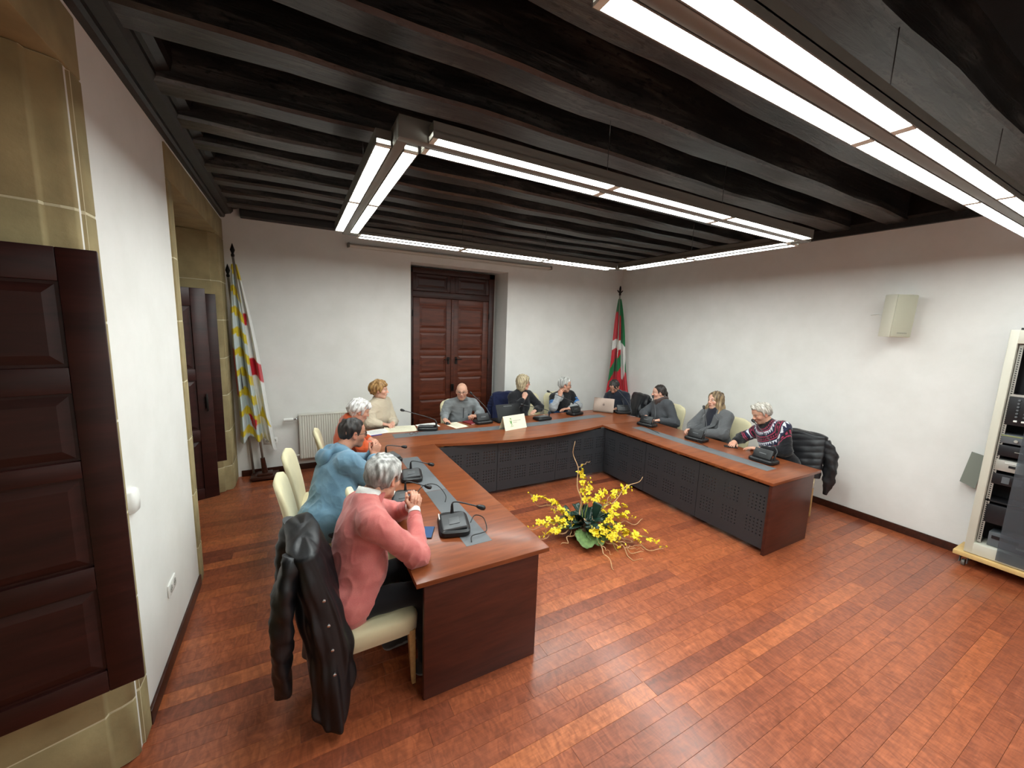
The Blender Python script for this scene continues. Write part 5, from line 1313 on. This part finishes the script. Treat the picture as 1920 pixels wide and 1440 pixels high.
def cloth_fair(ctx):          # black sweater with a circular patterned yoke
    V = ctx['V']; d = V-ctx['neck']; S_, F_ = d @ ctx['s'], d @ ctx['fr']; r = np.sqrt(S_**2+F_**2+(d @ ctx['t'])**2); an = np.arctan2(S_, F_)
    c = np.tile(C3((20, 20, 24)), (len(V), 1)); arc = an*.17
    tri = lambda p: np.abs((arc/p) % 1-.5)*2
    navy, red, wht = C3((34, 36, 62)), C3((146, 48, 76)), C3((206, 206, 214))
    def band(r0, r1, m, col): c[(r > r0) & (r < r1) & m] = col
    al = np.ones(len(V), bool)
    band(.108, .120, tri(.032) > .45, red); band(.128, .175, al, navy); band(.131, .138, al, red); band(.142, .170, tri(.030) > (r-.142)/.028, wht)
    band(.182, .192, al, red); band(.202, .216, tri(.028) > .5, red); band(.224, .233, al, red); band(.240, .285, al, navy); band(.245, .275, tri(.030) > (r-.245)/.030, wht); band(.292, .304, tri(.032) > .5, red); band(.312, .320, (F_ > -.2), red); band(.335, .352, (tri(.030) > .5) & (F_ > .03) & (np.abs(S_) < .15), wht)
    return c
def cloth_coat(ctx):
    V = ctx['V']; d = V-ctx['neck']; S_, T_, F_ = d @ ctx['s'], d @ ctx['t'], d @ ctx['fr']; c = np.tile(C3((92, 93, 95)), (len(V), 1))
    c[(F_ > .02) & (np.abs(S_) < .012+.060*np.clip(1+(T_+.02)/.34, 0, 1)) & (T_ > -.36)] = C3((30, 32, 42)); return c
def heathered(a, b, f=90):
    return lambda ctx: C3(a)+(C3(b)-C3(a))*np.clip(.5+.4*wave(ctx['V'], f, 4), 0, 1)[:, None]
SK1, SK2, SK3, SK4 = (206, 158, 134), (196, 148, 124), (214, 168, 146), (186, 134, 110)
# ---------------------------------------------------------------- the eleven people
c = person(dict(key='pink', label='grey haired man in a pink sweater with clasped hands, nearest the camera', hip=(.205, 2.26, .585), neck=(.335, 2.325, 1.085), head=(.440, 2.38, 1.200), hs=1.07, look=(.82, .62, -.28), face=4, g=1.20, sw=.20, drop=.0,
    wR=(.628, 2.372, .955), eR=(.575, 2.115, .808), wL=(.632, 2.462, .945), eL=(.585, 2.690, .808), hR=dict(d=(.25, .30, .92), n=(-.25, .95, -.1), curl=.75, thumb=.3), hL=dict(d=(.25, -.35, .92), n=(-.2, -.95, -.2), curl=.85, thumb=.2),
    skin=SK1, h=.006, hh=.0042, hhand=.0036, hhair=.0042, stub=.25, brow=(120, 116, 112), hairst=dict(kind='short', th=.021, c0=(120, 118, 114), c1=(204, 202, 198), side=(124, 120, 114), amp=.0045), cloth=heathered((190, 104, 100), (206, 122, 116)), infl=.016, fold=.010, cuff=.075, trousers=(18, 18, 22), shoe=(66, 64, 64), sole=(150, 150, 150), feet=(.02, -.10), seed=21, full=1.06))
collar(c, 'shirt_collar', [(.082, .040), (.081, .056), (.076, .082)], (232, 230, 226), M_cloth, sq=(.98, 1.0), lean=.05)
collar(c, 'collar_rib', [(.104, -.040), (.100, -.022), (.088, -.010)], (184, 98, 94), sq=(1.0, 1.1), thick=.012, lean=.35)
cuff(c, 'R', (236, 234, 230), .038, None, .026); cuff(c, 'L', (236, 234, 230), .038, None, .026)
for s_, sh, el, wr in c['arms']:
    a = unit(wr-el); o = MB().tube([Vector(wr-a*.080), Vector(wr-a*.075), Vector(wr-a*.035), Vector(wr-a*.024)], [.044, .0465, .0425, .039], 18, cap=False).build('cuff_rib', M_knit, c['root'], smooth=True, off=c['off']); setcol(o.data, C3((186, 100, 96)))
c = person(dict(key='blue', label='dark haired man in a blue hoodie and glasses with clasped hands', hip=(.16, 3.26, .585), neck=(.285, 3.41, 1.055), head=(.392, 3.455, 1.205), look=(.97, .22, -.10), face=14, g=1.34, sw=.205, ar=1.16,
    wR=(.570, 3.495, .975), eR=(.545, 3.27, .815), wL=(.585, 3.59, .975), eL=(.585, 3.83, .81), hR=dict(d=(.35, .25, .9), n=(-.2, .95, 0), curl=.8, thumb=.25), hL=dict(d=(.3, -.25, .92), n=(-.2, -.95, 0), curl=.9, thumb=.2),
    skin=SK4, h=.0068, hh=.0048, hhand=.0042, hhair=.0048, stub=.45, stubc=(70, 58, 52), brow=(34, 28, 26), jaw=1.08, hairst=dict(kind='short', th=.015, c0=(20, 17, 17), c1=(52, 44, 40), amp=.004), glasses=(26, 26, 28), grad=.0022, cloth=heathered((96, 129, 150), (108, 142, 163)), infl=.020, fold=.010, top='hoodie', trousers=(52, 58, 72), seed=31, full=1.05))
n_, s_, f_, t_ = c['neck'], c['s'], c['fr'], c['t']
arc = [n_+s_*.125*math.cos(a)-f_*(.105*math.sin(a)-.02)-t_*(.005-.045*math.sin(a)) for a in np.linspace(-.35, PI+.35, 11)]
extra(c, 'hood', [cap(arc[i], arc[i+1], .030+.012*math.sin(PI*i/10), .030+.012*math.sin(PI*(i+1)/10), .03) for i in range(10)]+[ell(n_-f_*.13-t_*.035, (.125, .036, .070), .04, np.stack([s_, f_, t_], 1)), ell(n_-f_*.10+t_*.055, (.085, .045, .05), .03, np.stack([s_, f_, t_], 1), '-')], .0065, (98, 132, 154), fold=.004, freq=60)
c = person(dict(key='orange', label='white haired man in an orange top, half hidden behind the blue hoodie', hip=(.40, 4.60, .585), neck=(.50, 4.60, 1.045), head=(.592, 4.555, 1.158), look=(.93, .05, -.35), face=0, sw=.195,
    wR=(.70, 4.50, .79), wL=(.72, 4.66, .79), eR=(.60, 4.34, .80), eL=(.60, 4.84, .80), hR=dict(d=(.3, .9, -.02), curl=.3), hL=dict(d=(.3, -.9, .1), curl=.3), skin=SK1, brow=(200, 196, 190), stub=.3, stubc=(190, 180, 172), h=.008, hhair=.005, hairst=dict(kind='fringe', th=.020, c0=(176, 170, 166), c1=(236, 232, 230), amp=.006), cloth=(198, 84, 44), infl=.016, fold=.008, seed=41))
collar(c, 'collar', [(.085, -.03), (.086, .0), (.080, .035)], (188, 78, 40), lean=.3)
c = person(dict(key='beige', label='short haired woman in a beige turtleneck behind the papers', hip=(.95, 5.63, .585), neck=(.975, 5.53, 1.060), head=(.978, 5.49, 1.225), look=(.93, -.28, -.05), face=-48, fem=True, sw=.160, g=1.0,
    wR=(.99, 5.32, .79), wL=(1.12, 5.345, .79), eR=(.83, 5.36, .81), hR=dict(d=(.75, -.55, -.02), curl=.35), hL=dict(d=(-.25, -.85, -.05), curl=.35), skin=SK3, brow=(140, 104, 70), h=.0075, hh=.005, hhair=.005, hairst=dict(kind='fringe', th=.022, c0=(120, 84, 46), c1=(188, 146, 90), amp=.006), cloth=(196, 182, 160), infl=.020, fold=.009, full=1.15, seed=51))
collar(c, 'turtleneck_collar', [(.100, -.045), (.098, -.015), (.084, .022), (.080, .060), (.074, .068)], (198, 184, 162), thick=.014, wob=.004)
c = person(dict(key='grey', label='bald man with glasses in a grey sweater facing the camera before the door', hip=(2.16, 5.62, .585), neck=(2.165, 5.48, 1.010), head=(2.125, 5.375, 1.165), look=(-.40, -.92, -.06), face=-92, sw=.205, g=1.12,
    wR=(1.835, 5.275, .79), eR=(1.90, 5.47, .83), wL=(2.32, 5.30, .80), eL=(2.45, 5.42, .82), hR=dict(d=(.05, -1, -.08), curl=.3), hL=dict(d=(-.7, -.5, .2), n=(.3, .5, -.8), curl=.7), skin=SK1, h=.007, hh=.0045, brow=(120, 100, 88), stub=.22, hair=(120, 108, 98), hairshade=.30, shtop=.05, glasses=(60, 60, 62), cloth=heathered((112, 116, 118), (130, 134, 136)), infl=.014, fold=.008, seed=61))
collar(c, 'zip_collar', [(.094, -.030), (.092, .0), (.084, .036)], (96, 100, 102), lean=.25, sq=(1.0, 1.1)); patch(c, 'zip', [(-.006, -.20), (.006, -.20), (.006, -.05), (-.006, -.05)], (70, 72, 74), 2, 10)
patch(c, 'chest_badge', [(-.10, -.17), (-.08, -.17), (-.08, -.15), (-.10, -.15)], (70, 74, 80), 3, 3)
c = person(dict(key='blonde', label='blonde woman in black, hand raised to her chin, looking right', hip=(3.27, 5.70, .585), neck=(3.27, 5.62, 1.055), head=(3.285, 5.585, 1.225), look=(.90, -.42, -.06), face=-80, fem=True, sw=.178, g=1.08,
    wR=(3.235, 5.455, .985), eR=(3.065, 5.49, .81), wL=(3.405, 5.37, .79), eL=(3.56, 5.46, .82), hR=dict(d=(.35, -.05, .93), n=(.5, .6, -.3), curl=.85, thumb=.4), hL=dict(d=(-.75, -.6, -.03), curl=.35), skin=SK3, brow=(130, 104, 80), h=.008, hh=.005, hhair=.0055, smile=1, hairst=dict(kind='bob', th=.020, c0=(128, 110, 84), c1=(206, 190, 156), amp=.005), glasses=(40, 36, 36), cloth=(26, 26, 30), infl=.018, fold=.008, full=1.12, trousers=(30, 30, 36), seed=71))
collar(c, 'neckline', [(.082, -.02), (.080, -.008)], (30, 30, 34))
c = person(dict(key='stripes', label='grey haired man in a black, blue and grey sweater, hand at his neck', hip=(4.08, 5.66, .585), neck=(4.055, 5.52, 1.020), head=(4.045, 5.465, 1.172), look=(.88, -.45, -.12), face=-85, sw=.20, g=1.1,
    wR=(3.925, 5.425, .985), eR=(3.775, 5.385, .812), wL=(4.05, 5.315, .79), eL=(4.29, 5.36, .812), hR=dict(d=(.28, .05, .95), n=(.75, .3, -.2), curl=.3, thumb=.1), hL=dict(d=(-.95, .15, -.02), curl=.3), skin=SK1, brow=(130, 122, 114), stub=.25, smile=1.5, h=.0075, hh=.005, hhair=.0052, hairst=dict(kind='short', th=.020, quiff=1, c0=(138, 136, 132), c1=(206, 204, 200), amp=.005), glasses=(70, 30, 34), cloth=cloth_stripes, infl=.015, fold=.008, seed=81))
collar(c, 'collar_rib', [(.086, -.028), (.084, -.008), (.077, .004)], (20, 20, 24), thick=.010, lean=.2); patch(c, 'chest_badge', None, (176, 190, 200), 8, 6, shape=lambda u, v: (-.085+.030*(u-.5)*math.sqrt(max(.05, 1-(2*v-1)**2))*2, -.20+.036*(v-.5)))
c = person(dict(key='navy', label='dark haired man in a navy sweater bent over the silver laptop', hip=(5.17, 5.25, .585), neck=(5.10, 5.30, 1.010), head=(5.035, 5.305, 1.125), look=(-.72, -.42, -.60), face=-170, sw=.20,
    wR=(4.74, 5.22, .80), wL=(4.80, 4.98, .80), hR=dict(d=(-.8, -.45, -.1), curl=.4), hL=dict(d=(-.85, .25, -.1), curl=.4), skin=SK2, brow=(40, 34, 32), stub=.4, stubc=(84, 70, 62), h=.0078, hh=.005, hhair=.0052, hairst=dict(kind='short', th=.015, c0=(26, 22, 22), c1=(66, 58, 54), amp=.004), cloth=(32, 36, 48), infl=.014, fold=.008, seed=91))
collar(c, 'collar_rib', [(.084, -.028), (.082, -.008), (.075, .004)], (28, 32, 42), thick=.010, lean=.25)
c = person(dict(key='scarf', label='dark haired woman with tied back hair in a grey jacket and brown scarf', hip=(5.18, 4.24, .585), neck=(5.15, 4.34, 1.025), head=(5.118, 4.365, 1.165), look=(-.78, .62, -.10), face=170, fem=True, sw=.172, g=1.05,
    wR=(4.90, 4.40, .79), wL=(4.88, 4.12, .79), eR=(5.02, 4.56, .80), hR=dict(d=(-.85, -.5, -.03), curl=.35), hL=dict(d=(-.9, .4, -.03), curl=.35), skin=SK3, brow=(46, 38, 36), h=.008, hh=.005, hhair=.0052, smile=1.2, hairst=dict(kind='back', th=.010, c0=(24, 20, 20), c1=(62, 52, 48), amp=.003), cloth=(72, 74, 78), top='jacket', infl=.020, fold=.008, full=1.12, topmat=M_cloth, seed=101))
n_, s_, f_, t_ = c['neck'], c['s'], c['fr'], c['t']
arc = [n_+s_*.078*math.cos(a)+f_*(.078*math.sin(a)+.0)+t_*(.025-.02*math.sin(a)) for a in np.linspace(0, 2*PI, 15)]
extra(c, 'scarf', [cap(arc[i], arc[i+1], .034, .034, .03) for i in range(14)]+[cap(n_+f_*.09-t_*.0, n_+f_*.125-t_*.22, .035, .028, .03, (f_, .5)), cap(n_+f_*.085+s_*.05, n_+f_*.11-t_*.16+s_*.03, .03, .028, .03, (f_, .5))], .0065, (66, 50, 46), fold=.005, freq=90)
c = person(dict(key='coat', label='woman with wavy brown hair in a grey wool coat, looking up left', hip=(5.20, 3.36, .585), neck=(5.17, 3.40, 1.055), head=(5.165, 3.42, 1.205), look=(-.95, .18, .04), face=176, fem=True, sw=.178, g=1.12, roll=-.08,
    wR=(4.83, 3.52, .79), wL=(4.84, 3.38, .79), eR=(5.00, 3.62, .81), eL=(4.97, 3.15, .812), hR=dict(d=(-.8, .1, .1), n=(.1, -.5, -.8), curl=.55), hL=dict(d=(-.75, .6, .05), curl=.5), skin=SK3, brow=(96, 74, 58), h=.0075, hh=.0048, hhair=.0055, hairst=dict(kind='long', th=.018, c0=(84, 66, 48), c1=(170, 144, 108), amp=.006, tipw=.35), cloth=cloth_coat, top='coat', infl=.024, fold=.009, full=1.2, seed=111))
for sg in (-1, 1): patch(c, 'lapel', [(sg*.018, -.34), (sg*.050, -.33), (sg*.135, -.085), (sg*.070, -.015)], (84, 85, 87), 6, 12, .010, .009, M_knit)
collar(c, 'coat_collar', [(.112, -.030), (.112, .0), (.098, .030)], (86, 87, 89), thick=.010, lean=.5, sq=(1.05, 1.05)); collar(c, 'shirt_collar', [(.072, -.03), (.069, .005), (.064, .022)], (28, 30, 40), M_cloth)
c = person(dict(key='fair', label='silver haired man in a black sweater with red and white patterned yoke', hip=(5.14, 2.46, .585), neck=(5.115, 2.655, 1.045), head=(5.045, 2.720, 1.182), look=(-.80, .42, -.42), face=168, sw=.205, g=1.15,
    wR=(4.85, 2.90, .79), eR=(5.03, 2.92, .82), wL=(4.83, 2.575, .795), eL=(4.98, 2.36, .812), hR=dict(d=(-.9, -.3, -.05), curl=.3), hL=dict(d=(-.35, .92, -.04), curl=.22, spread=.3), skin=SK1, brow=(150, 140, 130), stub=.25, h=.006, hh=.0046, hhair=.0046, hairst=dict(kind='short', th=.022, quiff=1, c0=(150, 142, 130), c1=(220, 214, 204), side=(150, 146, 140), amp=.006), cloth=cloth_fair, infl=.016, fold=.008, seed=121))
collar(c, 'collar_rib', [(.088, -.030), (.086, -.008), (.079, .006)], (18, 18, 22), thick=.012, lean=.25)

# ---------------------------------------------------------------- coats hung over chair backs
def draped(label, name, x, y, face, col, mat, W=.25, hem=None, sleeves=(), nf=7, amp=.016, top=1.0, D0=.045, D1=.085, quilt=0, seed=1, flare=.04, dx=0.0, studs=False):
    """garment hung over a chair back, in the chair's frame: a folded shell around the backrest plus its sleeves"""
    r = thing(name, label, 'jacket', (x, y, 0), face); rr = random.Random(seed); ph = [rr.random()*6.3 for _ in range(8)]
    nu, nv = 132, 64; P = []
    for j in range(nv+1):
        v = j/nv
        for i in range(nu):
            th = 2*PI*i/nu; c, s_ = math.cos(th), math.sin(th); zh = hem(c, s_)
            vv = max(0, v-.10)/.90; z = top+.028*(1-(v/.10)**2) if v < .10 else top+(zh-top)*vv
            k = math.sin(min(1, v/.10)*PI/2) if v < .10 else 1
            cy = -.232-.10*min(1, max(0, (z-.40)/.575))**1.6
            w_ = (W+flare*vv)*(.35+.65*k if v < .10 else 1); d_ = (D0+(D1-D0)*min(1, vv*1.6))*(.25+.75*k if v < .10 else 1)
            px, py = w_*math.copysign(abs(c)**.75, c), d_*math.copysign(abs(s_)**.8, s_)
            f = amp*min(1, vv*2.2+.12)*(math.sin(nf*th+ph[0]+2.2*math.sin(vv*3+ph[1]))+.55*math.sin((nf*2+1)*th+ph[2]-3*vv)+.4*math.sin(3*th+ph[3]+8*vv))
            f += amp*.5*math.sin(22*vv+4*c+ph[4])*math.sin(2*th+ph[5])
            if quilt: f = f*.3+quilt*abs(math.sin((z+.25*px)*PI/.075))**.55
            f = max(f, -.003)
            n_ = Vector((c*.8, s_, 0)).normalized(); P.append((px+n_.x*f+dx*vv, cy+py+n_.y*f, z+(0 if v > .1 else .004*math.sin(5*th))))
    mb = MB(); fs = [(j*nu+i, j*nu+(i+1) % nu, (j+1)*nu+(i+1) % nu, (j+1)*nu+i) for j in range(nv) for i in range(nu)]+[tuple(range(nu))[::-1]]
    mb.add(P, fs); o = mb.build('shell', mat, r, smooth=True); setcol(o.data, C3(col)); md = o.modifiers.new('thickness', 'SOLIDIFY'); md.thickness = .006
    for path in sleeves:
        pts = [Vector(q[:3]) for q in path]; rad = [q[3] for q in path]; n = 26; rings = []; a = Vector((1, 0, 0)); m = len(pts)-1; qn = rr.random()*6
        for j in range(n+1):
            t_ = j/n*m; k = min(int(t_), m-1); u = t_-k; p = pts[k].lerp(pts[k+1], u); R_ = rad[k]*(1-u)+rad[k+1]*u; d = (pts[k+1]-pts[k]).normalized(); e1 = (a-d*a.dot(d)).normalized(); e2 = d.cross(e1)
            ring = []
            for i in range(20):
                th = 2*PI*i/20; g_ = 1+.13*math.sin(3*th+qn+3*t_)+.10*math.sin(j*1.7+2*math.sin(th+qn)+th)+(quilt*14*abs(math.sin(j*.55)) if quilt else 0); ring.append(p+e1*R_*g_*math.cos(th)+e2*R_*.78*g_*math.sin(th))
            rings.append(ring)
        o = MB().rings(rings).build('sleeve', mat, r, smooth=True, auto=70); setcol(o.data, C3(col))
    if studs:
        for z, yy in ((.80, -.262), (.66, -.245), (.52, -.232), (.38, -.226)): MB().lathe([(.008, -.003), (.008, .003), (.004, .005)], (.342, yy, z), 10, 'x').build('snap_button', M_chrome, r)
    return r
draped('black jacket hung over the chair of the man in pink', 'hung_jacket', .33, 2.285, FX+.02, (19, 19, 22), M_shell, .268, lambda c, s_: .30-.22*max(0, c)**2+.05*max(0, -c)-.06*max(0, s_)*max(0, c)+.03*math.sin(5*c), [[(.18, -.375, .98, .066), (.215, -.425, .82, .070), (.225, -.445, .62, .064), (.20, -.455, .44, .058), (.185, -.45, .24, .050)], [(-.19, -.375, .98, .064), (-.215, -.42, .80, .066), (-.23, -.445, .58, .060), (-.22, -.455, .36, .050)]], 7, .016, .985, .085, .115, 0, 4, .045, .03, True)
draped('black quilted puffer jacket over the chair of the patterned sweater', 'puffer_jacket', 5.12, 2.40, FNX, (30, 30, 33), M_shell, .235, lambda c, s_: .50, [[(-.21, -.33, .93, .060), (-.275, -.34, .80, .068), (-.305, -.34, .64, .066), (-.305, -.335, .46, .056), (-.295, -.33, .30, .018)], [(.21, -.33, .93, .060), (.26, -.35, .76, .062), (.27, -.36, .55, .05)]], 5, .012, .975, .07, .085, .007, 6, .02)
draped('black jacket over the chair of the man at the silver laptop', 'hung_jacket', 5.22, 5.20, FNX-.25, (26, 27, 32), M_shell, .245, lambda c, s_: .45, [[(-.21, -.35, .95, .055), (-.24, -.39, .75, .055), (-.24, -.40, .5, .045)], [(.21, -.35, .95, .055), (.24, -.39, .75, .055), (.24, -.40, .5, .045)]], 6, .014, .98, .07, .09, 0, 9, .02)
draped('navy coat over the chair of the blonde woman', 'hung_coat', 3.22, 5.73, FNY+.1, (30, 36, 68), M_cloth, .245, lambda c, s_: .40, [[(-.21, -.35, .93, .055), (-.24, -.39, .75, .055), (-.24, -.40, .5, .045)], [(.21, -.35, .93, .055), (.24, -.39, .75, .055), (.24, -.40, .5, .045)]], 6, .014, .98, .07, .09, 0, 12, .02)
